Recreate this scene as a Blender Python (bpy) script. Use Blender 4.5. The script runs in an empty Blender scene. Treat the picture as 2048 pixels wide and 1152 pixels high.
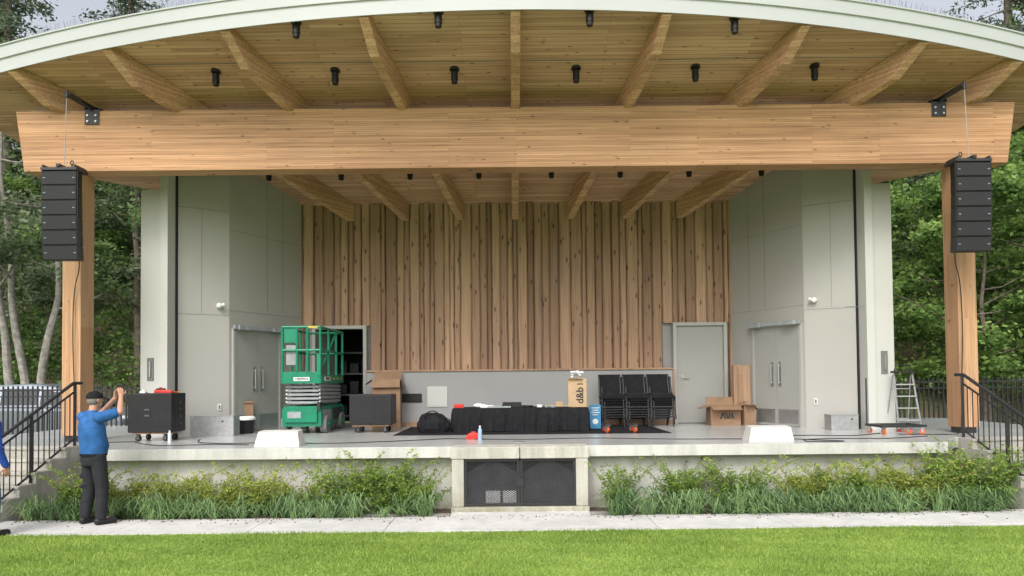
import bpy, bmesh, math, random
import numpy as np
from mathutils import Vector, Matrix
R = random.Random(7)
scene = bpy.context.scene
COL = scene.collection
rad = math.radians

# ------------------------------------------------------------------ materials
def newmat(name):
    m = bpy.data.materials.new(name); m.use_nodes = True
    nt = m.node_tree
    return m, nt, nt.nodes['Principled BSDF']
def N(nt, t, **kw):
    n = nt.nodes.new(t)
    for k, v in kw.items(): setattr(n, k, v)
    return n
def c4(c): return (c[0], c[1], c[2], 1)
def mixc(nt, fac, a, b, mode='MIX'):
    n = N(nt, 'ShaderNodeMix', data_type='RGBA', blend_type=mode)
    for sock, v in ((n.inputs[0], fac), (n.inputs[6], a), (n.inputs[7], b)):
        if isinstance(v, bpy.types.NodeSocket): nt.links.new(v, sock)
        elif isinstance(v, (int, float)): sock.default_value = v
        else: sock.default_value = c4(v)
    return n.outputs[2]
def ramp(nt, src, stops):
    r = N(nt, 'ShaderNodeValToRGB')
    e = r.color_ramp.elements
    while len(e) < len(stops): e.new(.5)
    for i, (p, c) in enumerate(stops):
        e[i].position = p
        e[i].color = (c, c, c, 1) if isinstance(c, (int, float)) else c4(c)
    nt.links.new(src, r.inputs[0]); return r.outputs[0]
def noise(nt, vec, scale, detail=4, rough=.55):
    n = N(nt, 'ShaderNodeTexNoise'); n.inputs['Scale'].default_value = scale
    n.inputs['Detail'].default_value = detail; n.inputs['Roughness'].default_value = rough
    nt.links.new(vec, n.inputs['Vector']); return n.outputs[0]
def mapping(nt, vec, sc=(1, 1, 1), loc=(0, 0, 0)):
    n = N(nt, 'ShaderNodeMapping'); n.inputs['Scale'].default_value = sc; n.inputs['Location'].default_value = loc
    nt.links.new(vec, n.inputs['Vector']); return n.outputs[0]
def bump(nt, b, h, strength=.3, dist=.01):
    n = N(nt, 'ShaderNodeBump'); n.inputs['Strength'].default_value = strength; n.inputs['Distance'].default_value = dist
    nt.links.new(h, n.inputs['Height']); nt.links.new(n.outputs[0], b.inputs['Normal'])
def simple(name, col, rough=.6, metal=0, var=.12, scale=6, bmp=0, bscale=60, spec=None):
    m, nt, b = newmat(name)
    oc = N(nt, 'ShaderNodeTexCoord').outputs['Object']
    f = ramp(nt, noise(nt, oc, scale, 5), [(.3, 0.), (.7, 1.)])
    col1 = [max(0, c * (1 - var)) for c in col]; col2 = [min(1, c * (1 + var)) for c in col]
    nt.links.new(mixc(nt, f, col1, col2), b.inputs['Base Color'])
    b.inputs['Roughness'].default_value = rough; b.inputs['Metallic'].default_value = metal
    if spec is not None: b.inputs['Specular IOR Level'].default_value = spec
    if bmp: bump(nt, b, noise(nt, oc, bscale, 3), bmp)
    return m
def wood(name, order, lam, length, dark, light, mortar=.0012, knots=.075, kmul=.35, rough=.55, mcol=None, attr=None, seamdark=.35, kscale=(3.2, 9.5, 2)):
    """order: index of along / across / third axis in object coordinates"""
    m, nt, b = newmat(name)
    oc = N(nt, 'ShaderNodeTexCoord').outputs['Object']
    s = N(nt, 'ShaderNodeSeparateXYZ'); nt.links.new(oc, s.inputs[0])
    cb = N(nt, 'ShaderNodeCombineXYZ')
    for i in range(3): nt.links.new(s.outputs[order[i]], cb.inputs[i])
    v = cb.outputs[0]
    if attr:
        at = N(nt, 'ShaderNodeAttribute', attribute_name=attr)
        col = mixc(nt, at.outputs['Fac'], dark, light)
        addv = N(nt, 'ShaderNodeVectorMath', operation='ADD')
        sc = N(nt, 'ShaderNodeVectorMath', operation='SCALE'); sc.inputs['Scale'].default_value = 37.
        nt.links.new(at.outputs['Color'], sc.inputs[0]); nt.links.new(v, addv.inputs[0]); nt.links.new(sc.outputs[0], addv.inputs[1])
        v = addv.outputs[0]
    else:
        br = N(nt, 'ShaderNodeTexBrick'); br.offset = .37; br.squash = 1
        nt.links.new(v, br.inputs['Vector'])
        br.inputs['Color1'].default_value = c4(dark); br.inputs['Color2'].default_value = c4(light)
        br.inputs['Mortar'].default_value = c4([c * seamdark for c in dark])
        br.inputs['Scale'].default_value = 1; br.inputs['Mortar Size'].default_value = mortar
        br.inputs['Brick Width'].default_value = length; br.inputs['Row Height'].default_value = lam
        br.inputs['Mortar Smooth'].default_value = .3
        col = br.outputs['Color']
    g = ramp(nt, noise(nt, mapping(nt, v, (.9, 38, 38)), 1, 6, .6), [(.28, .62), (.5, 1.), (.75, 1.16)])
    col = mixc(nt, 1., col, g, 'MULTIPLY')
    g2 = ramp(nt, noise(nt, mapping(nt, v, (.35, 1.2, 1.2)), 1, 4), [(.3, .82), (.7, 1.1)])
    col = mixc(nt, 1., col, g2, 'MULTIPLY')
    vo = N(nt, 'ShaderNodeTexVoronoi'); vo.inputs['Scale'].default_value = 1
    nt.links.new(mapping(nt, v, kscale), vo.inputs['Vector'])
    kk = ramp(nt, vo.outputs['Distance'], [(0., kmul), (knots * .6, kmul * 1.4), (knots * 1.6, 1.)])
    col = mixc(nt, 1., col, kk, 'MULTIPLY')
    nt.links.new(col, b.inputs['Base Color']); b.inputs['Roughness'].default_value = rough
    b.inputs['Specular IOR Level'].default_value = .3
    bump(nt, b, g, .15, .004)
    return m
def concrete(name, col, rough=.75, stain=None, stain_h=.4, big=.8, var=.14, streak=.5):
    m, nt, b = newmat(name)
    oc = N(nt, 'ShaderNodeTexCoord').outputs['Object']
    f = ramp(nt, noise(nt, oc, big, 8, .65), [(.3, 0.), (.7, 1.)])
    c = mixc(nt, f, [x * (1 - var) for x in col], [x * (1 + var * .7) for x in col])
    sp = ramp(nt, noise(nt, oc, 45, 4, .7), [(.3, .84), (.6, 1.04)])
    c = mixc(nt, 1., c, sp, 'MULTIPLY')
    st = ramp(nt, noise(nt, mapping(nt, oc, (7, 7, .7)), 1, 5), [(.42, 0.), (.75, streak)])
    c = mixc(nt, st, c, [x * .55 for x in col])
    if stain:
        s = N(nt, 'ShaderNodeSeparateXYZ'); nt.links.new(oc, s.inputs[0])
        mr = N(nt, 'ShaderNodeMapRange'); mr.inputs['From Min'].default_value = 0; mr.inputs['From Max'].default_value = stain_h
        mr.inputs['To Min'].default_value = 1; mr.inputs['To Max'].default_value = 0
        nt.links.new(s.outputs[2], mr.inputs['Value'])
        ml = N(nt, 'ShaderNodeMath', operation='MULTIPLY'); nt.links.new(mr.outputs[0], ml.inputs[0])
        nt.links.new(ramp(nt, noise(nt, oc, 5, 6, .7), [(.3, .1), (.65, 1.)]), ml.inputs[1])
        c = mixc(nt, ml.outputs[0], c, stain)
    nt.links.new(c, b.inputs['Base Color']); b.inputs['Roughness'].default_value = rough
    bump(nt, b, noise(nt, oc, 70, 5, .7), .2, .004)
    return m
def leafmat(name, dark, light, trans=.3, rough=.5):
    m, nt, b = newmat(name)
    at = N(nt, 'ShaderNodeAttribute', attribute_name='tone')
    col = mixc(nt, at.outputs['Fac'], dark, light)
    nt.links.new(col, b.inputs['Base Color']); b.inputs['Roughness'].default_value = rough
    b.inputs['Specular IOR Level'].default_value = .25
    tr = N(nt, 'ShaderNodeBsdfTranslucent'); nt.links.new(col, tr.inputs[0])
    mx = N(nt, 'ShaderNodeMixShader'); mx.inputs[0].default_value = trans
    nt.links.new(b.outputs[0], mx.inputs[1]); nt.links.new(tr.outputs[0], mx.inputs[2])
    nt.links.new(mx.outputs[0], nt.nodes['Material Output'].inputs[0])
    return m

M = {}
M['header'] = wood('glulam_header', (0, 2, 1), .034, 3.1, (.41, .215, .105), (.58, .335, .18), kmul=.25, knots=.09)
M['column'] = wood('glulam_column', (2, 0, 1), .045, 2.9, (.46, .25, .13), (.58, .345, .195))
M['beam'] = wood('glulam_beam', (1, 2, 0), .038, 2.4, (.47, .265, .15), (.61, .38, .23))
M['deck'] = wood('deck_planks', (0, 1, 2), .075, 2.3, (.51, .295, .19), (.68, .43, .295), mortar=.0035, seamdark=.45, kmul=.25, knots=.10)
M['plank'] = wood('rough_planks', (2, 0, 1), .1, 3, (.27, .165, .108), (.50, .325, .21), attr='tone', knots=.13, kmul=.15, rough=.7, kscale=(2.6, 8.5, .5))
M['trimwood'] = wood('trim_wood', (2, 0, 1), .12, 2, (.34, .21, .13), (.42, .27, .17))
M['panel'] = simple('shell_panel', (.385, .375, .345), .55, var=.05, scale=.5, bmp=.05)
M['panel2'] = simple('shell_panel_light', (.52, .52, .485), .5, var=.05, scale=1)
M['lowwall'] = simple('low_wall_grey', (.30, .30, .295), .6, var=.05, scale=1)
M['doorgrey'] = simple('door_paint', (.33, .33, .305), .45, var=.04, scale=1)
M['framegrey'] = simple('frame_paint', (.40, .395, .36), .45, var=.04, scale=2)
M['joint'] = simple('joint_grey', (.17, .17, .155), .8)  # dark grey of joint strips, deck seam, outlet inserts and handle plates
M['floor'] = concrete('stage_floor', (.46, .47, .46), .24, big=.6, var=.14, streak=.25)
M['slab'] = concrete('stage_slab_edge', (.58, .57, .53), .7, big=1.2, var=.2)
M['wallc'] = concrete('planter_wall', (.54, .53, .48), .8, stain=(.18, .19, .12), stain_h=.35, var=.22)
M['block'] = concrete('block_concrete', (.51, .495, .43), .8, stain=(.2, .19, .1), stain_h=.4, var=.28, streak=.8)
M['path'] = concrete('path_concrete', (.60, .59, .57), .8, big=1.3, streak=.35, var=.18)
M['paver'] = concrete('paver', (.36, .34, .32), .85, big=3)
M['step'] = concrete('step_concrete', (.42, .40, .36), .8, big=2, var=.25, streak=.7)
M['fascia'] = simple('fascia_metal', (.44, .455, .45), .5, metal=0, var=.04, scale=.8)
M['roofing'] = simple('roofing', (.3, .32, .32), .5)
M['black'] = simple('black_metal', (.022, .022, .024), .45, var=.2)
M['mesh'] = simple('mesh_metal', (.07, .07, .075), .5, var=.2)
M['blackgr'] = simple('grille_black', (.012, .012, .014), .6, var=.3, scale=80, bmp=.6, bscale=400)
M['blackcloth'] = simple('black_cloth', (.014, .014, .016), .85, var=.3, scale=10, bmp=.3, bscale=90, spec=.2)
M['blackplastic'] = simple('black_plastic', (.016, .016, .018), .5, var=.2, spec=.35)
M['rug'] = simple('black_rug', (.02, .02, .022), .95, var=.3, scale=20, spec=.1)
M['green'] = simple('green_paint', (.0, .20, .105), .4, var=.2, scale=4)
M['steel'] = simple('steel', (.45, .45, .45), .4, metal=.8, var=.1)
M['alu'] = simple('aluminium', (.42, .42, .42), .45, metal=.5, var=.15)
M['galv'] = simple('galvanised', (.5, .51, .51), .38, metal=.7, var=.15, scale=12)
M['greypaint'] = simple('grey_paint', (.30, .32, .33), .5, var=.2)
M['dimgrey'] = simple('dim_grey', (.09, .09, .095), .5, var=.2)
M['white'] = simple('white_paint', (.75, .75, .73), .5, var=.05)
M['offwhite'] = concrete('wedge_white', (.62, .61, .57), .7, big=4, var=.1, streak=.25)
M['tyre'] = simple('tyre_grey', (.2, .2, .2), .8)
M['tyreblack'] = simple('tyre_black', (.02, .02, .02), .8)
M['carton'] = simple('cardboard', (.26, .16, .095), .85, var=.18, scale=5)
M['carton2'] = simple('cardboard_light', (.46, .32, .19), .85, var=.1, scale=5)
M['orange'] = simple('orange_plastic', (.75, .13, .03), .45)
M['red'] = simple('red_plastic', (.6, .03, .02), .4)
M['blue'] = simple('blue_sign', (.05, .25, .45), .5)
M['yellow'] = simple('yellow', (.5, .38, .07), .5, var=.4, scale=30)
M['clear'] = simple('pale_plastic', (.6, .66, .7), .15)
M['bluecap'] = simple('bluish', (.3, .42, .55), .3)
M['glass'] = simple('car_glass', (.03, .035, .04), .06)
M['carpaint'] = simple('silver_paint', (.30, .33, .37), .25, metal=.5, var=.03)
M['lampw'] = simple('lamp_white', (.8, .8, .78), .2)
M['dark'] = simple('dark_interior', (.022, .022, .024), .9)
M['skin'] = simple('skin', (.50, .27, .19), .5, var=.08, scale=20)
M['shirt'] = simple('blue_polo', (.020, .11, .32), .85, var=.3, scale=9, bmp=1, bscale=11)
M['jacket'] = simple('blue_jacket', (.02, .07, .38), .8, var=.2, scale=9, bmp=.6, bscale=14)
M['trouser'] = simple('black_trousers', (.016, .017, .022), .85, var=.3, scale=8, bmp=.8, bscale=12)
M['jeans'] = simple('jeans', (.09, .16, .26), .85, var=.2, scale=12, bmp=.6, bscale=16)
M['hair'] = simple('grey_hair', (.22, .2, .18), .8, var=.3, scale=60)
M['bark'] = simple('bark', (.16, .13, .10), .9, var=.45, scale=7, bmp=.8, bscale=18)
M['barkpale'] = simple('pale_bark', (.33, .31, .27), .9, var=.4, scale=7, bmp=.6, bscale=18)
M['asphalt'] = simple('asphalt', (.06, .06, .06), .9)
M['oldwood'] = simple('weathered_wood', (.22, .19, .17), .9, var=.3, scale=5)
M['soil'] = simple('mulch', (.085, .058, .04), .95, var=.6, scale=30, bmp=1, bscale=60)
M['litter'] = simple('leaf_litter', (.13, .085, .05), .9, var=.4, scale=30)
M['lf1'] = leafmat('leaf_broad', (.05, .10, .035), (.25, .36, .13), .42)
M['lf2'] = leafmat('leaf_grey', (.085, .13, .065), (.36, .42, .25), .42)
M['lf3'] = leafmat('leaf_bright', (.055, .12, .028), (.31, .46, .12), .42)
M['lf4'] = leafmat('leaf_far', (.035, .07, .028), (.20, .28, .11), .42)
M['needle'] = leafmat('needles', (.05, .08, .045), (.18, .24, .13))
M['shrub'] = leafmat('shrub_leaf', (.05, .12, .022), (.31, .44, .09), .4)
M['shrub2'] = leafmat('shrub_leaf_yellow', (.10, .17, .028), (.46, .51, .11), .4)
M['strap'] = leafmat('strap_leaf', (.05, .115, .04), (.28, .41, .17), .3)
M['blade'] = leafmat('lawn_blade', (.16, .27, .045), (.50, .64, .16), .45)
M['stem'] = simple('stem', (.16, .10, .06), .8)

def groundmat():
    m, nt, b = newmat('lawn_ground')
    oc = N(nt, 'ShaderNodeTexCoord').outputs['Object']
    a = ramp(nt, noise(nt, oc, 1.1, 6, .6), [(.3, 0.), (.7, 1.)])
    c = mixc(nt, a, (.18, .30, .05), (.28, .41, .08))
    d = ramp(nt, noise(nt, oc, 40, 4, .7), [(.3, .6), (.7, 1.25)])
    c = mixc(nt, 1., c, d, 'MULTIPLY')
    nt.links.new(c, b.inputs['Base Color']); b.inputs['Roughness'].default_value = .9
    bump(nt, b, noise(nt, oc, 60, 4), .6, .02)
    return m
M['lawn'] = groundmat()
def forestfloor():
    m, nt, b = newmat('forest_floor')
    oc = N(nt, 'ShaderNodeTexCoord').outputs['Object']
    a = ramp(nt, noise(nt, oc, .5, 8, .7), [(.4, 0.), (.62, 1.)])
    c = mixc(nt, a, (.15, .10, .068), (.06, .10, .03))
    nt.links.new(c, b.inputs['Base Color']); b.inputs['Roughness'].default_value = .95
    bump(nt, b, noise(nt, oc, 12, 6), 1, .1)
    return m
M['forest'] = forestfloor()

# ------------------------------------------------------------------ mesh builder
W = {}
def link(o): COL.objects.link(o)
def tag(o, label=None, cat=None, group=None, kind=None):
    if label: o['label'] = label
    if cat: o['category'] = cat
    if group: o['group'] = group
    if kind: o['kind'] = kind
    return o
def Wof(o): return W.get(o.name, Matrix.Identity(4))
def thing(name, label, cat, loc=(0, 0, 0), rz=0, group=None):
    o = bpy.data.objects.new(name, None); link(o)
    o.location = loc; o.rotation_euler = (0, 0, rz); o.empty_display_size = .1
    W[o.name] = Matrix.Translation(loc) @ Matrix.Rotation(rz, 4, 'Z')
    return tag(o, label, cat, group)
class MB:
    def __init__(s): s.v = []; s.f = []; s.m = []
    def add(s, vs, fs, mi=0, X=None):
        o = len(s.v)
        if X is not None: vs = [X @ Vector(v) for v in vs]
        s.v += [tuple(v) for v in vs]; s.f += [tuple(i + o for i in f) for f in fs]; s.m += [mi] * len(fs); return s
    def box(s, x0, x1, y0, y1, z0, z1, mi=0, X=None):
        vs = [(x, y, z) for z in (z0, z1) for y in (y0, y1) for x in (x0, x1)]
        return s.add(vs, [(0, 2, 3, 1), (4, 5, 7, 6), (0, 1, 5, 4), (2, 6, 7, 3), (0, 4, 6, 2), (1, 3, 7, 5)], mi, X)
    def frames(s, d):
        d = Vector(d).normalized(); a = Vector((0, 0, 1)) if abs(d.z) < .9 else Vector((1, 0, 0))
        u = d.cross(a).normalized(); return u, d.cross(u)
    def cyl(s, p0, p1, r0, r1=None, n=12, mi=0, X=None):
        if r1 is None: r1 = r0
        p0 = Vector(p0); p1 = Vector(p1); u, w = s.frames(p1 - p0); vs = []
        for p, r in ((p0, r0), (p1, r1)):
            for i in range(n):
                a = 2 * math.pi * i / n; vs.append(p + u * (math.cos(a) * r) + w * (math.sin(a) * r))
        fs = [(i, (i + 1) % n, n + (i + 1) % n, n + i) for i in range(n)] + [tuple(range(n))[::-1], tuple(range(n, 2 * n))]
        return s.add(vs, fs, mi, X)
    def tube(s, pts, r, n=6, mi=0, X=None, r1=None):
        pts = [Vector(p) for p in pts]; vs = []; k = len(pts)
        for j, p in enumerate(pts):
            d = pts[min(j + 1, k - 1)] - pts[max(j - 1, 0)]
            u, w = s.frames(d); rr = r if r1 is None else r + (r1 - r) * j / (k - 1)
            for i in range(n):
                a = 2 * math.pi * i / n; vs.append(p + u * (math.cos(a) * rr) + w * (math.sin(a) * rr))
        fs = []
        for j in range(k - 1):
            for i in range(n):
                fs.append((j * n + i, j * n + (i + 1) % n, (j + 1) * n + (i + 1) % n, (j + 1) * n + i))
        fs += [tuple(range(n))[::-1], tuple(range((k - 1) * n, k * n))]
        return s.add(vs, fs, mi, X)
    def prism(s, poly, axis, a0, a1, mi=0, X=None):
        n = len(poly)
        def P(p, a):
            return {'y': (p[0], a, p[1]), 'x': (a, p[0], p[1]), 'z': (p[0], p[1], a)}[axis]
        vs = [P(p, a0) for p in poly] + [P(p, a1) for p in poly]
        fs = [(i, (i + 1) % n, n + (i + 1) % n, n + i) for i in range(n)] + [tuple(range(n))[::-1], tuple(range(n, 2 * n))]
        return s.add(vs, fs, mi, X)
    def sph(s, c, rx, ry=None, rz=None, nu=14, nv=9, mi=0, X=None):
        ry = rx if ry is None else ry; rz = rx if rz is None else rz
        vs = [(c[0], c[1], c[2] - rz)]
        for j in range(1, nv):
            t = math.pi * j / nv
            for i in range(nu):
                a = 2 * math.pi * i / nu
                vs.append((c[0] + rx * math.sin(t) * math.cos(a), c[1] + ry * math.sin(t) * math.sin(a), c[2] - rz * math.cos(t)))
        vs.append((c[0], c[1], c[2] + rz)); L = len(vs) - 1; fs = []
        for i in range(nu): fs.append((0, 1 + (i + 1) % nu, 1 + i)); fs.append((L, L - nu + i, L - nu + (i + 1) % nu))
        for j in range(nv - 2):
            for i in range(nu):
                a = 1 + j * nu; fs.append((a + i, a + (i + 1) % nu, a + nu + (i + 1) % nu, a + nu + i))
        return s.add(vs, fs, mi, X)
    def caps(s, p0, r0, p1, r1, n=12):
        p0 = Vector(p0); p1 = Vector(p1); d = (p1 - p0).normalized(); u, w = s.frames(d); vs = []; rings = []
        for k in range(1, 5): t = math.pi / 2 * k / 4; rings.append((p0 - d * (r0 * math.cos(t)), r0 * math.sin(t)))
        for k in range(4, 0, -1): t = math.pi / 2 * k / 4; rings.append((p1 + d * (r1 * math.cos(t)), r1 * math.sin(t)))
        for p, r in rings:
            for i in range(n):
                a = 2 * math.pi * i / n; vs.append(p + u * (math.cos(a) * r) + w * (math.sin(a) * r))
        K = len(rings)
        fs = [(j * n + i, j * n + (i + 1) % n, (j + 1) * n + (i + 1) % n, (j + 1) * n + i) for j in range(K - 1) for i in range(n)]
        fs += [tuple(range(n))[::-1], tuple(range((K - 1) * n, K * n))]
        return s.add(vs, fs)
    def rings(s, rs, n=20, mi=0, X=None):
        """rs: (cx,cy,z,rx,ry)"""
        vs = []
        for cx, cy, z, rx, ry in rs:
            for i in range(n):
                a = 2 * math.pi * i / n; vs.append((cx + rx * math.cos(a), cy + ry * math.sin(a), z))
        K = len(rs)
        fs = [(j * n + i, j * n + (i + 1) % n, (j + 1) * n + (i + 1) % n, (j + 1) * n + i) for j in range(K - 1) for i in range(n)]
        fs += [tuple(range(n))[::-1], tuple(range((K - 1) * n, K * n))]
        return s.add(vs, fs, mi, X)
    def obj(s, name, mats, parent=None, world=False, bevel=0, smooth=False, loc=None, rz=0):
        me = bpy.data.meshes.new(name); me.from_pydata(s.v, [], s.f)
        if not isinstance(mats, (list, tuple)): mats = [mats]
        for m in mats: me.materials.append(M[m] if isinstance(m, str) else m)
        me.polygons.foreach_set('material_index', s.m)
        bm = bmesh.new(); bm.from_mesh(me); bmesh.ops.recalc_face_normals(bm, faces=bm.faces[:])
        bm.to_mesh(me); bm.free()
        if smooth:
            me.polygons.foreach_set('use_smooth', [True] * len(me.polygons)); me.set_sharp_from_angle(angle=rad(40))
        o = bpy.data.objects.new(name, me); link(o)
        if parent: o.parent = parent
        if loc is not None: o.location = loc; o.rotation_euler = (0, 0, rz)
        if world and parent: o.matrix_basis = Wof(parent).inverted()
        W[o.name] = (Wof(parent) if parent else Matrix.Identity(4)) @ o.matrix_basis
        if bevel:
            b = o.modifiers.new('bevel', 'BEVEL'); b.width = bevel; b.segments = 2; b.limit_method = 'ANGLE'; b.angle_limit = rad(40)
        return o
def dup(o, loc, rz=None, scale=None, label=None, rx=None):
    def rec(src, par):
        n = src.copy(); COL.objects.link(n)
        if par: n.parent = par
        for ch in src.children: rec(ch, n)
        return n
    n = rec(o, None); n.location = loc
    if rz is not None: n.rotation_euler = (rx or 0, 0, rz)
    if scale: n.scale = scale if isinstance(scale, tuple) else (scale,) * 3
    if label: n['label'] = label
    return n
def text(body, size, name, parent, loc, rot, m, world=False, bold=0):
    cu = bpy.data.curves.new('t', 'FONT'); cu.body = body; cu.size = size; cu.extrude = .002; cu.align_x = 'CENTER'; cu.align_y = 'CENTER'; cu.offset = bold
    to = bpy.data.objects.new('t', cu); COL.objects.link(to)
    bpy.context.view_layer.update()
    me = bpy.data.meshes.new_from_object(to.evaluated_get(bpy.context.evaluated_depsgraph_get()))
    bpy.data.objects.remove(to)
    me.materials.clear(); me.materials.append(M[m])
    o = bpy.data.objects.new(name, me); COL.objects.link(o); o.parent = parent
    Mx = Matrix.Translation(loc) @ (Matrix.Rotation(rot[2], 4, 'Z') @ Matrix.Rotation(rot[1], 4, 'Y') @ Matrix.Rotation(rot[0], 4, 'X'))
    o.matrix_basis = (Wof(parent).inverted() @ Mx) if world else Mx
    return o
def quadmesh(name, V, tone, m, nper=4):
    n = len(V) // nper
    me = bpy.data.meshes.new(name)
    me.vertices.add(len(V)); me.vertices.foreach_set('co', np.asarray(V, dtype=np.float32).ravel())
    me.loops.add(len(V)); me.loops.foreach_set('vertex_index', np.arange(len(V), dtype=np.int32))
    me.polygons.add(n); me.polygons.foreach_set('loop_start', np.arange(n, dtype=np.int32) * nper)
    me.update(calc_edges=True)
    a = me.attributes.new('tone', 'FLOAT', 'FACE'); a.data.foreach_set('value', np.asarray(tone, dtype=np.float32))
    me.materials.append(M[m]); me.validate()
    return me
rng = np.random.default_rng(5)
def leaves(cen, size, flat=.5, aspect=.5, droop=0):
    n = len(cen)
    d = rng.normal(size=(n, 3)); d[:, 2] = d[:, 2] * flat - droop; d /= np.linalg.norm(d, axis=1)[:, None]
    r = rng.normal(size=(n, 3)); r[:, 2] *= flat
    s = np.cross(d, r); s /= np.linalg.norm(s, axis=1)[:, None] + 1e-9
    L = (size * rng.uniform(.6, 1.3, n))[:, None]
    V = np.empty((n, 4, 3)); V[:, 0] = cen - d * L * .5; V[:, 1] = cen + s * L * aspect * .5; V[:, 2] = cen + d * L * .5; V[:, 3] = cen - s * L * aspect * .5
    return V.reshape(-1, 3)
def meshobj(name, me, parent=None):
    o = bpy.data.objects.new(name, me); COL.objects.link(o)
    if parent: o.parent = parent
    return o
def smoothpts(pts, n=5):
    P = [Vector(p) for p in pts]; out = []
    for i in range(len(P) - 1):
        a = P[max(i - 1, 0)]; b = P[i]; c = P[i + 1]; d = P[min(i + 2, len(P) - 1)]
        for k in range(n):
            t = k / n; out.append(.5 * ((2 * b) + (c - a) * t + (2 * a - 5 * b + 4 * c - d) * t * t + (3 * b - a - 3 * c + d) * t ** 3))
    out.append(P[-1]); return out

# ------------------------------------------------------------------ setting
FZ = .95
def tz(x, y):
    z = -.02
    if y > 10.7:
        t = min(1, (y - 10.7) / 2.); z += .37 * t * t * (3 - 2 * t)
    if y > 22: z += .62 * (min(y, 46) - 22) * (1 if abs(x) < 60 else max(.2, 1 - (abs(x) - 60) / 200)) + .35 * math.sin(x * .7 + y * .4) * min(1, (y - 22) / 3)
    return z
xs = sorted(set([-400, -250, -150, -100, -70] + list(range(-50, 51, 2)) + [70, 100, 150, 250, 400]))
ys = sorted(set([-200, -100, -50, -20, 0, 10, 10.7, 11.2, 11.7, 12.2, 12.8, 14] + list(range(16, 48, 1)) + [60, 100, 200, 500]))
mb = MB()
vs = [(x, y, tz(x, y)) for y in ys for x in xs]; nx = len(xs)
fs = [(j * nx + i, j * nx + i + 1, (j + 1) * nx + i + 1, (j + 1) * nx + i) for j in range(len(ys) - 1) for i in range(nx - 1)]
mb.add(vs, fs)
tag(mb.obj('terrain', 'forest', smooth=True), kind='structure')
mb = MB(); mb.box(-60, 60, -60, 9.04, -.015, 0)
tag(mb.obj('lawn', 'lawn'), kind='structure')
mb = MB()
seg = 16; xw = [-14 + 28 * i / seg for i in range(seg + 1)]
def pf(x): return 9.03 + (0.0 if x < 1 else .012 * (x - 1) ** 1.5 * .9)
def pb(x): return 9.98 + (0.0 if x < 1 else .012 * (x - 1) ** 1.5 * .9)
for a, b in zip(xw[:-1], xw[1:]):
    g = .004
    mb.add([(a + g, pf(a), -.012), (b - g, pf(b), -.012), (b - g, pb(b), -.012), (a + g, pb(a), -.012), (a + g, pf(a), .02), (b - g, pf(b), .02), (b - g, pb(b), .02), (a + g, pb(a), .02)],
           [(0, 1, 2, 3), (4, 5, 6, 7), (0, 1, 5, 4), (1, 2, 6, 5), (2, 3, 7, 6), (3, 0, 4, 7)])
tag(mb.obj('path', 'path', bevel=.004), kind='structure')
mb = MB(); mb.box(-.99, .99, 9.02, 10.28, -.01, .026)
tag(mb.obj('path_apron', 'path', bevel=.006), kind='structure')
mb = MB()
for sx in (-1, 1):
    for i in range(4):
        for j in range(2):
            x0 = 1.0 + i * .32; y0 = 9.99 + j * .14 + (.05 if sx > 0 else 0)
            a, b = sorted((sx * x0, sx * (x0 + .31))); mb.box(a, b, y0, y0 + .132, -.01, .016)
tag(mb.obj('paver_strip', 'paver', bevel=.004), kind='structure')
mb = MB(); mb.box(-7.1, 7.1, 9.9, 10.72, -.015, .006)
tag(mb.obj('planting_bed', 'soil'), kind='structure')
mb = MB(); mb.box(-28, -8.2, 17.3, 21.8, .3, .362); tag(mb.obj('driveway', 'asphalt'), kind='structure')
n = 600; c = np.c_[rng.uniform(-7, 7, n), 10.05 - np.abs(rng.normal(0, .2, n)), np.full(n, .024)]
tag(meshobj('leaf_litter', quadmesh('leaf_litter', leaves(c, .035, .05, .6), rng.random(n), 'litter')), kind='stuff', label='small dry leaves scattered along the path', cat='leaves')

# lawn blades
n = 320000
bx = rng.uniform(-9, 9, n); by = 9.06 - rng.uniform(0, 1, n) ** 1.15 * 4.2
h = rng.uniform(.016, .040, n) * (1 + .2 * np.sin(bx * 1.7 + by * 2.1)); a = rng.uniform(0, 6.283, n); ln = rng.normal(0, .018, (n, 2)); w = rng.uniform(.0035, .007, n)
V = np.empty((n, 3, 3)); V[:, 0] = np.c_[bx - np.cos(a) * w, by - np.sin(a) * w, np.zeros(n)]; V[:, 1] = np.c_[bx + np.cos(a) * w, by + np.sin(a) * w, np.zeros(n)]; V[:, 2] = np.c_[bx + ln[:, 0], by + ln[:, 1], h]
tone = np.clip(rng.normal(.5, .25, n) + .13 * np.sin(bx * .9 + 1) * np.sin(by * 1.9 + bx * .5) + .14 * np.sin(bx * 3.1 + by * 4) * np.sin(by * 7 - bx * 1.3), 0, 1)
tag(meshobj('lawn_grass', quadmesh('lawn_grass', V.reshape(-1, 3), tone, 'blade', 3)), kind='stuff', label='short bright green mown lawn grass blades', cat='grass')

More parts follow.
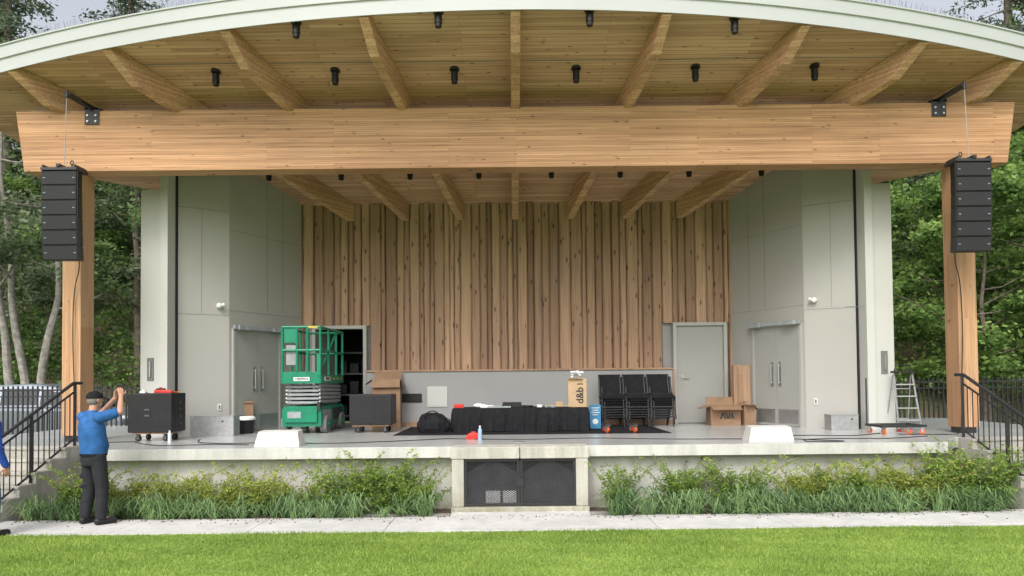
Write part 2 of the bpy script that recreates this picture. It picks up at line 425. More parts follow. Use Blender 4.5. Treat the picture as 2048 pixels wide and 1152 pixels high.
# ------------------------------------------------------------------ bandshell
BS = thing('bandshell', 'timber and grey panel bandshell with curved canopy roof', 'bandshell', (0, 13, 0))
def dz(y): return 10.55 - .3 * y
RA = 31.
def yf(x): return 10.3 + RA - math.sqrt(RA * RA - x * x)
plan = [(-6.3, 10.5), (6.3, 10.5), (6.92, 11.3), (10, 11.3), (10, 17), (-10, 17), (-10, 11.3), (-6.92, 11.3)]
mb = MB(); mb.prism(plan, 'z', .78, FZ)
plat = mb.obj('stage_platform', ['floor'], BS, True, bevel=.012)
mb = MB(); mb.box(-6.31, -1.0, 10.488, 10.499, .79, .945)
mb.obj('slab_edge', 'slab', plat, True)
mb = MB(); mb.box(1.0, 6.31, 10.488, 10.499, .79, .945)
mb.obj('slab_edge', 'slab', plat, True)
mb = MB()
mb.prism([(-6.15, 10.68), (6.15, 10.68), (6.8, 11.5), (9.8, 11.5), (9.8, 16.8), (-9.8, 16.8), (-9.8, 11.5), (-6.8, 11.5)], 'z', -.1, .78)
mb.obj('retaining_wall', 'wallc', BS, True)
mb = MB()
mb.box(-1.0, -.006, 10.28, 10.7, .785, .956); mb.box(.006, 1.0, 10.28, 10.7, .785, .956)
mb.box(-.985, -.81, 10.29, 10.675, .095, .783); mb.box(.81, .985, 10.29, 10.675, .095, .783)
mb.box(-1.0, 1.0, 10.27, 10.675, -.02, .093)
blk = mb.obj('access_hatch_surround', 'block', BS, True, bevel=.012)
mb = MB(); mb.box(-.81, .81, 10.66, 10.675, .09, .785)
mb.obj('hatch_recess', 'dark', BS, True)
for sx, nm in ((-1, 'a'), (1, 'b')):
    x0, x1 = sorted((sx * .004, sx * .805)); mb = MB(); y0, y1 = 10.33, 10.36
    z0, z1 = .105, .775; t = .035
    mb.box(x0, x0 + t, y0, y1, z0, z1); mb.box(x1 - t, x1, y0, y1, z0, z1)
    mb.box(x0 + t, x1 - t, y0, y1, z0, z0 + t); mb.box(x0 + t, x1 - t, y0, y1, z1 - t, z1)
    if sx > 0: mb.box(-.05, .05, 10.305, 10.328, .39, .5)
    H = mb.obj('hatch_door', 'black', BS, True)
    mb = MB(); sp = .045; xa, xb, za, zb = x0 + t, x1 - t, z0 + t, z1 - t
    for k in range(-16, 36):
        for sgn in (1, -1):
            c = (xa + k * sp) if sgn > 0 else (xb - k * sp)
            xz = lambda z: c + sgn * 1.7 * (z - za)
            lo, hi = za, zb
            if sgn > 0: lo = max(lo, za + (xa - c) / 1.7); hi = min(hi, za + (xb - c) / 1.7)
            else: lo = max(lo, za + (c - xb) / 1.7); hi = min(hi, za + (c - xa) / 1.7)
            if hi - lo > .01:
                yy = 10.345 + .002 * sgn
                mb.tube([(xz(lo), yy, lo), (xz(hi), yy, hi)], .004, 4)
    mb.obj('expanded_mesh', 'mesh', H, True)
for x0, x1 in ((-.5, -.29), (-.25, -.05)):
    mb = MB(); mb.box(x0, x1, 10.40, 10.5, .10, .30); mb.box(x0 + .03, x1 - .03, 10.392, 10.399, .21, .26)
    tag(mb.obj('storage_crate', 'white', bevel=.01), 'pale grey box stored behind the mesh hatch', 'box', 'boxes behind the hatch')

# header beam + columns
HT = 6.59
mb = MB(); mb.prism([(-8.38, 5.55), (8.38, 5.55), (8.53, HT), (-8.53, HT)], 'y', 12.0, 12.33)
mb.obj('header_beam', 'header', BS, True, bevel=.01)
for sx in (-1, 1):
    mb = MB(); a, b = sorted((sx * 7.42, sx * 7.74))
    if sx > 0: a += .07; b += .07
    mb.box(a, b, 12.04, 12.42, FZ + .1, 5.548)
    mb.box(a + .03, b - .03, 12.08, 12.38, FZ, FZ + .1, 1)
    mb.obj('column', ['column', 'black'], BS, True, bevel=.012)
mb = MB(); nseg = 80; xr = [-9.8 + 19.6 * i / nseg for i in range(nseg + 1)]
def yb(x):
    x = abs(x)
    for (a, ya), (b, ybb) in zip([(0, 15.85), (5.2, 15.85), (7.2, 15.2), (9.0, 14.5)], [(5.2, 15.85), (7.2, 15.2), (9.0, 14.5), (9.81, 12.4)]):
        if x <= b: return ya + (ybb - ya) * (x - a) / (b - a)
    return 12.4
vs = []
for x in xr:
    for y in (yf(x), yb(x)): vs += [(x, y, dz(y)), (x, y, dz(y) + .2)]
fs = []; fm = []
for i in range(nseg):
    a = i * 4; b = a + 4
    fs += [(a, b, b + 2, a + 2)]; fm.append(0)
    fs += [(a + 1, a + 3, b + 3, b + 1), (a, a + 1, b + 1, b), (a + 2, b + 2, b + 3, a + 3)]; fm += [1, 1, 1]
fs += [(0, 2, 3, 1), (nseg * 4, nseg * 4 + 1, nseg * 4 + 3, nseg * 4 + 2)]; fm += [1, 1]
mb.v = vs; mb.f = fs; mb.m = fm
roof = mb.obj('roof', ['deck', 'roofing'], BS, True)
prof = [(.0, -.10), (-.02, -.10), (-.02, .11), (-.045, .118), (-.045, .31), (-.065, .315), (-.065, .335), (0.12, .34), (.12, .22), (.0, .22)]
mb = MB(); vs = []; fx = [-10 + 20 * i / 120 for i in range(121)]
for x in fx:
    y = yf(x); z = dz(y)
    nx_, ny_ = -x / RA, 1.0
    for o, dzv in prof: vs.append((x + nx_ * o, y + ny_ * o, z + dzv))
k = len(prof); fs = []
for i in range(120):
    for j in range(k): fs.append((i * k + j, i * k + (j + 1) % k, (i + 1) * k + (j + 1) % k, (i + 1) * k + j))
fs += [tuple(range(k)), tuple(range(120 * k, 121 * k))]
mb.add(vs, fs); mb.obj('fascia', 'fascia', roof, True)
for kb in range(-4, 5):
    def bx_(y): return kb * (4.33 - .2 * y)
    yb_end = 15.6 if abs(kb) < 4 else 13.3
    y0 = 10.5
    for _ in range(5): y0 = yf(bx_(y0)) + .02
    mb = MB(); w2 = .075
    pr = [(y0, dz(y0) - .12), (y0 + .40, dz(y0 + .40) - .40), (yb_end, dz(yb_end) - .40), (yb_end, dz(yb_end) - .003), (y0, dz(y0) - .003)]
    vs = [(bx_(y) + s * w2, y, z) for s in (-1, 1) for y, z in pr]
    fs = [tuple(range(5)), tuple(range(5, 10))] + [(i, (i + 1) % 5, 5 + (i + 1) % 5, 5 + i) for i in range(5)]
    mb.add(vs, fs); mb.obj('roof_beam', 'beam', roof, True, bevel=.008)
mb = MB(); ysn = 11.42
mb.box(-6.6, 6.6, ysn, ysn + .02, dz(ysn) - .006, dz(ysn) - .001)
mb.obj('deck_seam', 'joint', roof, True)
mb = MB()
for i in range(520):
    x = -9.9 + 19.8 * i / 519; y = yf(x); mb.tube([(x, y, dz(y) + .32), (x + R.uniform(-.03, .03), y + R.uniform(-.07, .05), dz(y) + .45)], .0025, 3)
mb.obj('bird_spikes', 'dimgrey', roof, True)
mb = MB()
for i in range(550):
    x = -8.3 + 16.6 * i / 549; mb.tube([(x, 12.05, HT - .01), (x + R.uniform(-.02, .02), 12.05 + R.uniform(-.03, .03), HT + .06)], .0022, 3)
mb.obj('bird_spikes', 'greypaint', BS, True)

# back wall
mb = MB()
mb.box(-5.2, -4.47, 15.72, 15.9, FZ, 6.0); mb.box(-3.31, 5.2, 15.72, 15.9, FZ, 6.0); mb.box(-4.47, -3.31, 15.72, 15.9, 3.14, 6.0)
BW = mb.obj('unseen_backing_wall', 'lowwall', BS, True)  # unseen solid layer behind the planks, added to block light
mb = MB(); tones = []
x = -4.78; doors = [(-4.47, -3.31), (3.43, 4.61)]
while x < 4.78:
    w = R.choice([.09, .13, .16, .19, .22, .25]); x1 = min(x + w, 4.79)
    z0 = FZ
    for a, b in doors:
        if x1 > a - .0 and x < b: z0 = 3.16
    d = R.uniform(.0, .10); yb0 = 15.72; yfr = 15.62 + .05 - d; ch = min(.026, w * .2)
    nz = 9
    vsl = []
    offs = [(R.uniform(-.009, .009), R.uniform(-.009, .009)) for _ in range(nz + 1)]
    for j in range(nz + 1):
        z = z0 + (5.93 - z0) * j / nz; oa, ob = offs[j]
        vsl += [(x + .004 + oa, yb0, z), (x + .004 + oa, yfr + ch, z), (x + ch + oa, yfr, z), (x1 - ch - .004 + ob, yfr, z), (x1 - .004 + ob, yfr + ch, z), (x1 - .004 + ob, yb0, z)]
    fsl = []
    for j in range(nz):
        for i in range(5): fsl.append((j * 6 + i, j * 6 + i + 1, (j + 1) * 6 + i + 1, (j + 1) * 6 + i))
    fsl += [tuple(range(6)), tuple(range(nz * 6, nz * 6 + 6))]
    mb.add(vsl, fsl); t = min(1, max(0, R.gauss(.5, .22))); tones += [t] * len(fsl)
    x = x1 + .001
cl = mb.obj('wood_cladding', 'plank', BW, True)
a = cl.data.attributes.new('tone', 'FLOAT', 'FACE'); a.data.foreach_set('value', tones)
mb = MB(); mb.box(-3.24, 3.36, 15.32, 15.6, FZ, 2.13)
LW = mb.obj('low_wall', 'lowwall', BS, True)
mb = MB(); mb.box(-3.26, 3.38, 15.29, 15.6, 2.132, 2.17); mb.box(3.362, 3.40, 15.30, 15.6, FZ, 2.13); mb.box(-3.24, 3.36, 15.30, 15.318, FZ, FZ + .1)
mb.obj('wall_cap', 'trimwood', LW, True)
mb = MB(); mb.box(-1.93, -1.5, 15.30, 15.318, 1.37, 1.81); mb.box(-1.9, -1.53, 15.296, 15.30, 1.40, 1.78)
mb.obj('access_panel', 'panel2', LW, True, bevel=.004)
mb = MB(); mb.box(-2.48, -2.05, 15.30, 15.318, 1.47, 1.66)
for i in range(5): mb.box(-2.46 + i * .085, -2.39 + i * .085, 15.292, 15.30, 1.5, 1.63)
mb.obj('socket_panel', 'blackplastic', LW, True)
def doorframe(x0, x1, top, parent):
    mb = MB(); t = .075
    mb.box(x0, x0 + t, 15.5, 15.75, FZ, top); mb.box(x1 - t, x1, 15.5, 15.75, FZ, top); mb.box(x0 + t, x1 - t, 15.5, 15.75, top - t, top)
    return mb.obj('door_frame', 'framegrey', parent, True, bevel=.006)
D = MB()
D.box(3.51, 4.53, 15.56, 15.62, FZ + .012, 3.08)
door = D.obj('door', 'doorgrey', BS, True, bevel=.004)
doorframe(3.43, 4.61, 3.16, door)
mb = MB(); mb.cyl((3.62, 15.56, 1.95), (3.62, 15.50, 1.95), .018, n=10); mb.cyl((3.62, 15.505, 1.95), (3.76, 15.505, 1.945), .011, n=8); mb.box(3.59, 3.65, 15.548, 15.559, 1.9, 2.02)
mb.obj('handle', 'steel', door, True)
for z in (1.2, 2.0, 2.85):
    mb = MB(); mb.cyl((4.525, 15.55, z - .05), (4.525, 15.55, z + .05), .012, n=8)
    mb.obj('hinge', 'steel', door, True)
mb = MB()
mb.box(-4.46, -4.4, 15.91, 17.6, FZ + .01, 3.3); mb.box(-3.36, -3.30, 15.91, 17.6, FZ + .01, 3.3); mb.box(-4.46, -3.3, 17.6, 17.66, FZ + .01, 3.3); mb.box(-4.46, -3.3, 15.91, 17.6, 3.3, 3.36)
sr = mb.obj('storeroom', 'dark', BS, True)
doorframe(-4.47, -3.28, 3.16, sr)
X = Matrix.Translation((-4.39, 15.78, 0)) @ Matrix.Rotation(rad(80), 4, 'Z')
mb = MB(); mb.box(0, 1.0, 0, .045, FZ + .012, 3.08, X=X); od = mb.obj('door', 'doorgrey', BS, True)
mb = MB()
for i in range(4): mb.box(-4.3, -3.45, 16.9, 17.4, 1.1 + i * .5, 1.14 + i * .5)
for i in range(9): mb.box(-4.25 + (i % 3) * .28, -4.05 + (i % 3) * .28, 16.95, 17.3, 1.15 + (i // 3) * .5, 1.35 + (i // 3) * .5 + R.uniform(0, .1), 1)
tag(mb.obj('storage_shelf', ['dimgrey', 'blackplastic']), 'dim storage shelf inside the open doorway', 'shelf')

# side walls
def wallslab(mb, p0, p1, th, z0, ztop, mi=0):
    p0 = Vector((p0[0], p0[1], 0)); p1 = Vector((p1[0], p1[1], 0)); t = (p1 - p0).normalized()
    n = Vector((t.y, -t.x, 0)); c = Vector((0, 11, 0)) - p0
    if n.dot(c) < 0: n = -n
    q = [p0, p1, p1 - n * th, p0 - n * th]
    vs = [(p.x, p.y, z0) for p in q] + [(p.x, p.y, ztop(p.y) if callable(ztop) else ztop) for p in q]
    mb.add(vs, [(0, 1, 2, 3), (4, 5, 6, 7), (0, 1, 5, 4), (1, 2, 6, 5), (2, 3, 7, 6), (3, 0, 4, 7)], mi)
    Mx = Matrix(((t.x, n.x, 0, p0.x), (t.y, n.y, 0, p0.y), (0, 0, 1, 0), (0, 0, 0, 1)))
    return Mx, (p1 - p0).length
for sx in (-1, 1):
    side = MB(); top = lambda y: dz(y) + .02
    Xa, La = wallslab(side, (sx * 6.40, 13.38), (sx * 5.62, 13.85), .12, FZ, top)
    Xb, Lb = wallslab(side, (sx * 5.62, 13.852), (sx * 4.73, 15.62), .12, FZ, top)
    for zz in (3.24, 5.28):
        side.box(.0, La, 0, .003, zz, zz + .008, 1, Xa)
    for zz in (3.24 + .1, 5.28 - .35):
        side.box(.02, Lb, 0, .003, zz, zz + .006, 1, Xb)
    SW = side.obj('side_wall', ['panel', 'joint'], BS, True)
    for xx in (.98, 1.42):
        mb = MB(); mb.box(xx, xx + .006, 0, .0032, 3.4, 6.1, 0, Xb)
        mb.obj('panel_joint', 'joint', SW, True)
    mb = MB(); mb.box(La * .45, La * .45 + .006, 0, .0032, 3.26, 5.27, 0, Xa); mb.obj('panel_joint', 'joint', SW, True)
    mb = MB(); a, b = sorted((sx * 6.96, sx * 6.58)); mb.box(a, b, 13.1, 13.75, FZ, 5.52)
    a, b = sorted((sx * 6.575, sx * 6.43)); mb.box(a, b, 13.03, 13.36, FZ, 6.3)
    mb.box(a - .004 if sx < 0 else a - .38, (b + .0) if sx > 0 else b, 13.09, 13.099, 3.22, 3.228, 1)
    PY = mb.obj('sliding_wall_pylon', ['panel2', 'joint'], BS, True, bevel=.008)
    mb = MB(); a, b = sorted((sx * 6.428, sx * 6.408)); mb.box(a, b, 13.33, 13.45, FZ, 6.45); mb.obj('dark_seam', 'dark', PY, True)
    mb = MB(); mb.box(sx * 6.77 - .06, sx * 6.77 + .06, 13.086, 13.098, 1.98, 2.4, 0)
    mb.box(sx * 6.77 - .012, sx * 6.77 + .012, 13.06, 13.085, 2.05, 2.33, 1)
    mb.obj('handle', ['joint', 'steel'], PY, True)
    fr = MB(); s0, s1, zt = .06, 1.32, 3.0
    fr.box(s0, s0 + .05, .0, .05, FZ, zt, 0, Xb); fr.box(s1 - .05, s1, .0, .05, FZ, zt, 0, Xb); fr.box(s0 + .05, s1 - .05, .0, .05, zt - .05, zt, 0, Xb)
    DF = fr.obj('door_frame', 'framegrey', SW, True)
    mid = (s0 + s1) / 2
    for q0, q1, hx in ((s0 + .052, mid - .003, mid - .1), (mid + .003, s1 - .052, mid + .1)):
        mb = MB(); mb.box(q0, q1, .004, .035, FZ + .01, zt - .052, 0, Xb)
        mb.box(q0 + .04, q1 - .04, .036, .039, FZ + .06, FZ + .34, 1, Xb)
        mb.box(hx - .03, hx + .03, .036, .04, 1.75, 2.25, 1, Xb)
        mb.cyl(Xb @ Vector((hx, .08, 1.8)), Xb @ Vector((hx, .08, 2.2)), .013, n=8, mi=1)
        mb.cyl(Xb @ Vector((hx, .036, 1.83)), Xb @ Vector((hx, .08, 1.83)), .01, n=6, mi=1)
        mb.cyl(Xb @ Vector((hx, .036, 2.17)), Xb @ Vector((hx, .08, 2.17)), .01, n=6, mi=1)
        mb.obj('door_leaf', ['doorgrey', 'steel'], SW, True)
    mb = MB(); mb.box(s0 - .02, s1 + .06, .05, .12, zt - .02, zt + .06, 0, Xb); mb.box(s0 + .05, s0 + .35, .121, .17, zt - .03, zt + .06, 0, Xb); mb.box(s1 - .3, s1, .121, .17, zt - .03, zt + .06, 0, Xb)
    mb.obj('door_operator', 'greypaint', SW, True, bevel=.006)
    for (u0, zz0) in ((.22, 6.05), (.7, 1.4)):
        mb = MB(); mb.box(u0, u0 + .06, .003, .02, zz0, zz0 + .12, 0, Xa); mb.box(u0 + .013, u0 + .047, .0205, .024, zz0 + .02, zz0 + .1, 1, Xa)
        mb.obj('outlet', ['white', 'joint'], SW, True)
    L = thing('wall_lamp', 'small white round security lamp on the grey wall panel', 'lamp', tuple(Xa @ Vector((.72, 0.003, 3.42))), 0, 'round wall lamps on the panels')
    mb = MB(); nn = Xa.to_3x3() @ Vector((0, 1, 0)); mb.cyl((0, 0, 0), tuple(nn * .03), .05, n=16); mb.obj('lamp_base', 'white', L, smooth=True)
    mb = MB(); mb.sph(tuple(nn * .07), .055); mb.sph(tuple(nn * .06 + Vector((sx * -.08, 0, .02))), .035); mb.obj('lamp_globe', 'lampw', L, smooth=True)

# ------------------------------------------------------------------ ceiling lights
def clight():
    t = thing('ceiling_light', 'black cylindrical downlight fixed under the timber ceiling', 'ceiling light', (0, 0, 0), 0, 'black cylinder downlights under the ceiling')
    mb = MB(); mb.cyl((0, 0, .03), (0, 0, -.025), .078, n=20); mb.obj('mounting_plate', 'blackplastic', t, smooth=True)
    mb = MB(); mb.cyl((0, 0, -.02), (0, 0, -.06), .022, n=12); mb.cyl((0, 0, -.06), (0, 0, -.17), .056, n=20); mb.cyl((0, 0, -.17), (0, 0, -.18), .060, n=20); mb.cyl((0, 0, -.18), (0, 0, -.24), .052, .047, n=20)
    mb.obj('lamp_housing', 'blackplastic', t, smooth=True); return t
src = clight(); first = True
for y, ks in ((10.6, (-1.50, -.52, .5, 1.50)), (11.6, (-2.46, -1.48, -.5, .5, 1.48, 2.46)), (14.3, (-3.4, -2.4, -1.45, -.5, .5, 1.45, 2.4, 3.4))):
    for kx in ks:
        x = kx * (4.33 - .2 * y)
        if y == 10.6: yy = 10.6 if abs(kx) > 1 else 10.43
        else: yy = y
        if first: src.location = (x, yy, dz(yy)); first = False
        else: dup(src, (x, yy, dz(yy)))

# ------------------------------------------------------------------ line array speakers
def array(sx):
    cx = sx * 7.36 ; cy = 11.5
    A = thing('speaker_array', 'black hanging line array of six loudspeaker modules beside a timber column', 'loudspeaker', (cx, cy, 5.42), 0, 'hanging line array speakers')
    mb = MB(); mb.box(-.29, .29, -.18, .14, -.05, 0); mb.box(-.27, -.24, -.18, .14, -.0, .04); mb.box(.24, .27, -.18, .14, 0, .04); mb.box(-.03, .03, -.2, .14, .0, .05)
    mb.obj('rigging_frame', 'black', A, bevel=.005)
    z = -.052; y = 0; ang = 0
    for i in range(6):
        ang = rad(.9 * i); Xm = Matrix.Translation((0, y, z)) @ Matrix.Rotation(ang, 4, 'X')
        mb = MB(); hw = .295; hh = .238
        vs = [(-hw, -.15, -hh), (hw, -.15, -hh), (hw * .7, .12, -hh * .97), (-hw * .7, .12, -hh * .97), (-hw, -.15, 0), (hw, -.15, 0), (hw * .7, .12, -hh * .03), (-hw * .7, .12, -hh * .03)]
        mb.add(vs, [(0, 1, 2, 3), (4, 5, 6, 7), (0, 1, 5, 4), (1, 2, 6, 5), (2, 3, 7, 6), (3, 0, 4, 7)], 0, Xm)
        Mo = mb.obj('speaker_module', ['blackplastic'], A, bevel=.004)
        mb = MB(); mb.add([(-hw + .012, -.151, -hh + .010), (hw - .012, -.151, -hh + .010), (hw - .012, -.151, -.010), (-hw + .012, -.151, -.010), (-hw + .02, -.166, -hh + .016), (hw - .02, -.166, -hh + .016), (hw - .02, -.166, -.016), (-hw + .02, -.166, -.016)],
            [(4, 5, 6, 7), (0, 1, 5, 4), (1, 2, 6, 5), (2, 3, 7, 6), (3, 0, 4, 7)], 0, Xm)
        mb.obj('grille', 'blackgr', Mo)
        for s in (-1, 1):
            mb = MB(); mb.box(s * .235 - .018, s * .235 + .018, -.1695, -.1665, -hh / 2 - .004, -hh / 2 + .005, 0, Xm)
            mb.obj('badge', 'bluecap', Mo)
        z -= .239 * math.cos(ang); y += .239 * math.sin(ang)
    B = thing('rigging_bracket', 'black steel rigging bracket bolted over the timber header beam', 'bracket', (sx * 7.22, 12.0, HT), 0, 'steel rigging brackets')
    mb = MB(); mb.box(-.12, .12, -.02, -.004, -.24, .05)
    for a in (-.07, .07):
        for b in (-.19, -.09): mb.cyl((a, -.02, b), (a, -.035, b), .018, n=8, mi=1)
    mb.obj('mounting_plate', ['black', 'steel'], B)
    mb = MB(); p0 = Vector((0, .25, .05)); p1 = Vector((sx * .15, -.46, .11))
    mb.tube([p0, p1], .055, 4); mb.tube([(0, -.02, -.0), (sx * .09, -.28, .08)], .022, 4); mb.tube([p1 + Vector((0, 0, .05)), p1 + Vector((0, 0, -.07))], .026, 8)
    mb.box(-.14, .14, -.02, .3, .012, .045)
    mb.obj('arm', 'black', B)
    px = sx * 7.37
    mb = MB(); mb.tube([(px, 11.54, HT + .06), (px - sx * .0, 11.48, 5.4)], .006, 6)
    tag(mb.obj('hoist_cable', 'greypaint'), 'thin steel suspension cable holding the speaker array', 'cable', 'suspension cables')
    mb = MB(); pts = [(cx - sx * .15, 11.62, 4.15), (cx - sx * .02, 11.85, 3.85), (sx * 7.5, 11.99, 3.5), (sx * 7.53, 12.0, 2.8), (sx * 7.50, 12.0, 1.9), (sx * 7.46, 11.98, 1.2), (sx * 7.36, 11.9, .97), (sx * 6.9, 11.7, .966), (sx * 6.3, 11.8, .966)]
    mb.tube(smoothpts(pts), .008, 6)
    tag(mb.obj('power_cable', 'blackplastic', smooth=True), 'black cable hanging down the timber column to the stage', 'cable', 'cables down the columns')
    mb = MB(); mb.tube([(cx - sx * .14, cy - .05, 5.42), (cx - sx * .14, cy - .05, 5.5)], .01, 6)
    for i in range(8):
        a = i * math.pi / 4; a2 = (i + 1) * math.pi / 4
        mb.tube([(cx - sx * .14 + .025 * math.cos(a), cy - .05, 5.52 + .04 * math.sin(a)), (cx - sx * .14 + .025 * math.cos(a2), cy - .05, 5.52 + .04 * math.sin(a2))], .008, 5)
    tag(mb.obj('shackle', 'black'), 'black steel shackle on top of the speaker array', 'shackle', 'rigging shackles')
array(-1); array(1)

# ------------------------------------------------------------------ stairs and rails
for sx in (-1, 1):
    S = MB()
    ang = rad(9)
    T = Vector((sx * 6.97, 11.3, 0))
    down = Vector((sx * math.sin(ang), -math.cos(ang), 0)); out = Vector((sx * math.cos(ang), math.sin(ang), 0))
    Mx = Matrix(((out.x, down.x, 0, T.x), (out.y, down.y, 0, T.y), (0, 0, 1, 0), (0, 0, 0, 1)))
    nst = 6; rise = FZ / nst; tr = .285
    for i in range(nst):
        z = FZ - rise * (i) ; S.box(0, 2.6, -.3 if i == 0 else tr * i - .012, tr * (i + 1) - (.002), -.02, z - .004 if i == 0 else z, 0, Mx)
        S.box(-.0, 2.6, tr * (i + 1) - .001, tr * (i + 1) + .018, z - .045, z - .001, 0, Mx)
    tag(S.obj('stairs', 'step', bevel=.006), 'weathered concrete steps leading up to the stage', 'stairs', 'concrete stage steps')
    RL = thing('handrail', 'black metal handrail with vertical pickets on the concrete steps', 'handrail', tuple(Mx @ Vector((.08, 0, 0))), 0, 'black stair railings')
    Mr = Mx
    zt = lambda s: FZ + .99 - max(0, s) * rise / tr
    mb = MB(); P = lambda s, z, o=.08: Mr @ Vector((o, s, z)); E = 1.72
    mb.tube([P(-.12, zt(0)), P(0.05, zt(.0)), P(E, zt(E)), P(E + .22, zt(E))], .026, 8)
    mb.obj('top_rail', 'black', RL, True)
    for dzz in (.12, .86):
        mb = MB(); mb.tube([P(.04, zt(.04) - dzz), P(E, zt(E) - dzz)], .016, 6)
        mb.obj('lower_rail', 'black', RL, True)
    for s in (.02, .86, E):
        mb = MB(); mb.tube([P(s, zt(s) - 1.0 if s > .1 else FZ), P(s, zt(s))], .028, 4)
        mb.obj('post', 'black', RL, True)
    mb = MB(); s = .12
    while s < E - .03:
        mb.tube([P(s, zt(s) - .86), P(s, zt(s) - .12)], .010, 4); s += .1
    mb.obj('picket', 'black', RL, True)['kind'] = 'stuff'
    x0, x1 = sorted((sx * 7.9, sx * 22)); F = thing('metal_fence', 'black metal picket fence beside the bandshell', 'fence', ((x0 + x1) / 2, 16.6, .35), 0, 'black picket fences')
    mb = MB(); mb.box(x0, x1, 16.58, 16.62, 1.78, 1.82); mb.box(x0, x1, 16.58, 16.62, .48, .52); mb.box(x0, x1, 16.58, 16.62, 1.64, 1.67)
    mb.obj('fence_rail', 'black', F, True)
    mb = MB(); x = x0
    while x < x1:
        mb.box(x - .014, x + .014, 16.586, 16.614, .42, 1.9); x += .115
    mb.obj('fence_pickets', 'black', F, True)['kind'] = 'stuff'
    mb = MB(); x = x0
    while x < x1:
        mb.box(x - .04, x + .04, 16.56, 16.64, .3, 1.98); x += 2.3
    mb.obj('fence_posts', 'black', F, True)
mb = MB(); x = 19.0
while x < 27:
    mb.box(x, x + .13, 36, 36.04, tz(x, 36) - .3, tz(x, 36) + 1.7 + R.uniform(-.02, .02)); x += .17
mb.box(19, 27, 36.045, 36.1, tz(22, 36) + .4, tz(22, 36) + .5); mb.box(19, 27, 36.045, 36.1, tz(22, 36) + 1.2, tz(22, 36) + 1.3)
tag(mb.obj('wooden_fence', 'oldwood'), 'weathered grey wooden board fence up on the hillside', 'fence')

# ------------------------------------------------------------------ stage items
def caster(X0, mb, orange=True, r=.05):
    mb.box(-.04, .04, -.04, .04, r * 2 + .02, r * 2 + .03, 1, X0); mb.box(-.028, -.02, -.02, .02, r * .6, r * 2 + .02, 1, X0); mb.box(.02, .028, -.02, .02, r * .6, r * 2 + .02, 1, X0)
    mb.cyl(X0 @ Vector((-.016, 0, r)), X0 @ Vector((.016, 0, r)), r, n=14, mi=0)
    mb.cyl(X0 @ Vector((-.018, 0, r)), X0 @ Vector((.018, 0, r)), r * .4, n=8, mi=2)
def sub(loc, w, h, d, label, style, rz=0):
    S = thing('subwoofer', label, 'loudspeaker', loc, rz)
    mb = MB(); b = .15; mb.box(-w / 2, w / 2, 0, d, b, b + h); S1 = mb.obj('cabinet', 'blackplastic', S, bevel=.012)
    if style == 0:
        for z0_, z1_ in ((.55, .66), (.40, .51)):
            mb = MB(); mb.box(-w / 2 + .27, -w / 2 + .38, -.005, -.001, b + h * z0_, b + h * z1_); mb.box(-w / 2 + .285, -w / 2 + .365, -.009, -.0055, b + h * z0_ + .008, b + h * z1_ - .04, 1); mb.obj('recessed_handle', ['dark', 'dimgrey'], S1)
        mb = MB(); mb.box(w / 2 + .001, w / 2 + .004, .12, d - .06, b + .05, b + h - .05, 0)
        for i in range(4): mb.cyl((w / 2 + .004, .3, b + .14 + i * .12), (w / 2 + .014, .3, b + .14 + i * .12), .02, n=10, mi=1)
        mb.obj('connector_panel', ['blackgr', 'dimgrey'], S1)
    else:
        mb = MB(); mb.box(-w / 2 + .03, w / 2 - .32, -.006, -.001, b + .04, b + h - .04, 0); mb.obj('front_grille', ['blackgr'], S1)
        mb = MB(); mb.box(w / 2 - .29, w / 2 - .16, -.004, -.001, b + .05, b + h - .05, 0); mb.obj('port', ['dark'], S1)
        mb = MB(); mb.box(w / 2 - .13, w / 2 - .02, -.004, -.001, b + .08, b + h * .5, 0); mb.obj('port', ['dark'], S1)
    mb = MB(); mb.box(-w / 2 + .05, w / 2 - .05, .03, d - .03, .125, .149)
    mb.obj('dolly_board', ['trimwood'], S)
    for x, y in ((-w / 2 + .14, .09), (w / 2 - .14, .09), (-w / 2 + .14, d - .1), (w / 2 - .14, d - .1)):
        mb = MB(); caster(Matrix.Translation((x, y, 0)) @ Matrix.Rotation(R.uniform(-.6, .6) + 1.57, 4, 'Z'), mb)
        mb.obj('caster', ['tyreblack', 'dimgrey', 'red'], S)
    return S
SUBA = sub((-6.20, 11.95, FZ), .74, .66, .52, 'large black subwoofer cabinet on a wheeled dolly, red cases on top', 0)
SUBB = sub((-2.80, 13.5, FZ), .80, .58, .6, 'black ported subwoofer on casters beside the scissor lift', 1)
mb = MB(); mb.box(0, .18, 0, .12, 0, .055); mb.box(.02, .16, .02, .1, .055, .08, 1); mb.box(.06, .12, .04, .06, .08, .10)
tag(mb.obj('charger_case', ['red', 'blackplastic'], bevel=.008, loc=(-6.28, 12.25, FZ + .812)), 'small red tool case on the subwoofer cabinet', 'tool case')
mb = MB(); mb.box(0, .2, 0, .1, 0, .03); mb.cyl((.03, .05, .035), (.17, .05, .035), .018, n=8)
tag(mb.obj('red_tool', ['red'], bevel=.006, loc=(-6.08, 12.05, FZ + .812)), 'low red hand tool lying on the subwoofer', 'tool')
mb = MB(); mb.box(0, .1, 0, .08, 0, .03); mb.cyl((.05, .04, .03), (.05, .04, .06), .02, n=10)
tag(mb.obj('glue_box', ['white'], bevel=.005, loc=(-6.45, 12.1, FZ + .812)), 'small white box on the subwoofer', 'box')
mb = MB(); mb.tube([(0, 0, .012), (.08, .02, .014), (.14, -.03, .012), (.2, .03, .012)], .011, 6)
tag(mb.obj('strap', ['orange'], loc=(-6.1, 12.32, FZ + .812)), 'orange strap lying on the subwoofer', 'strap')
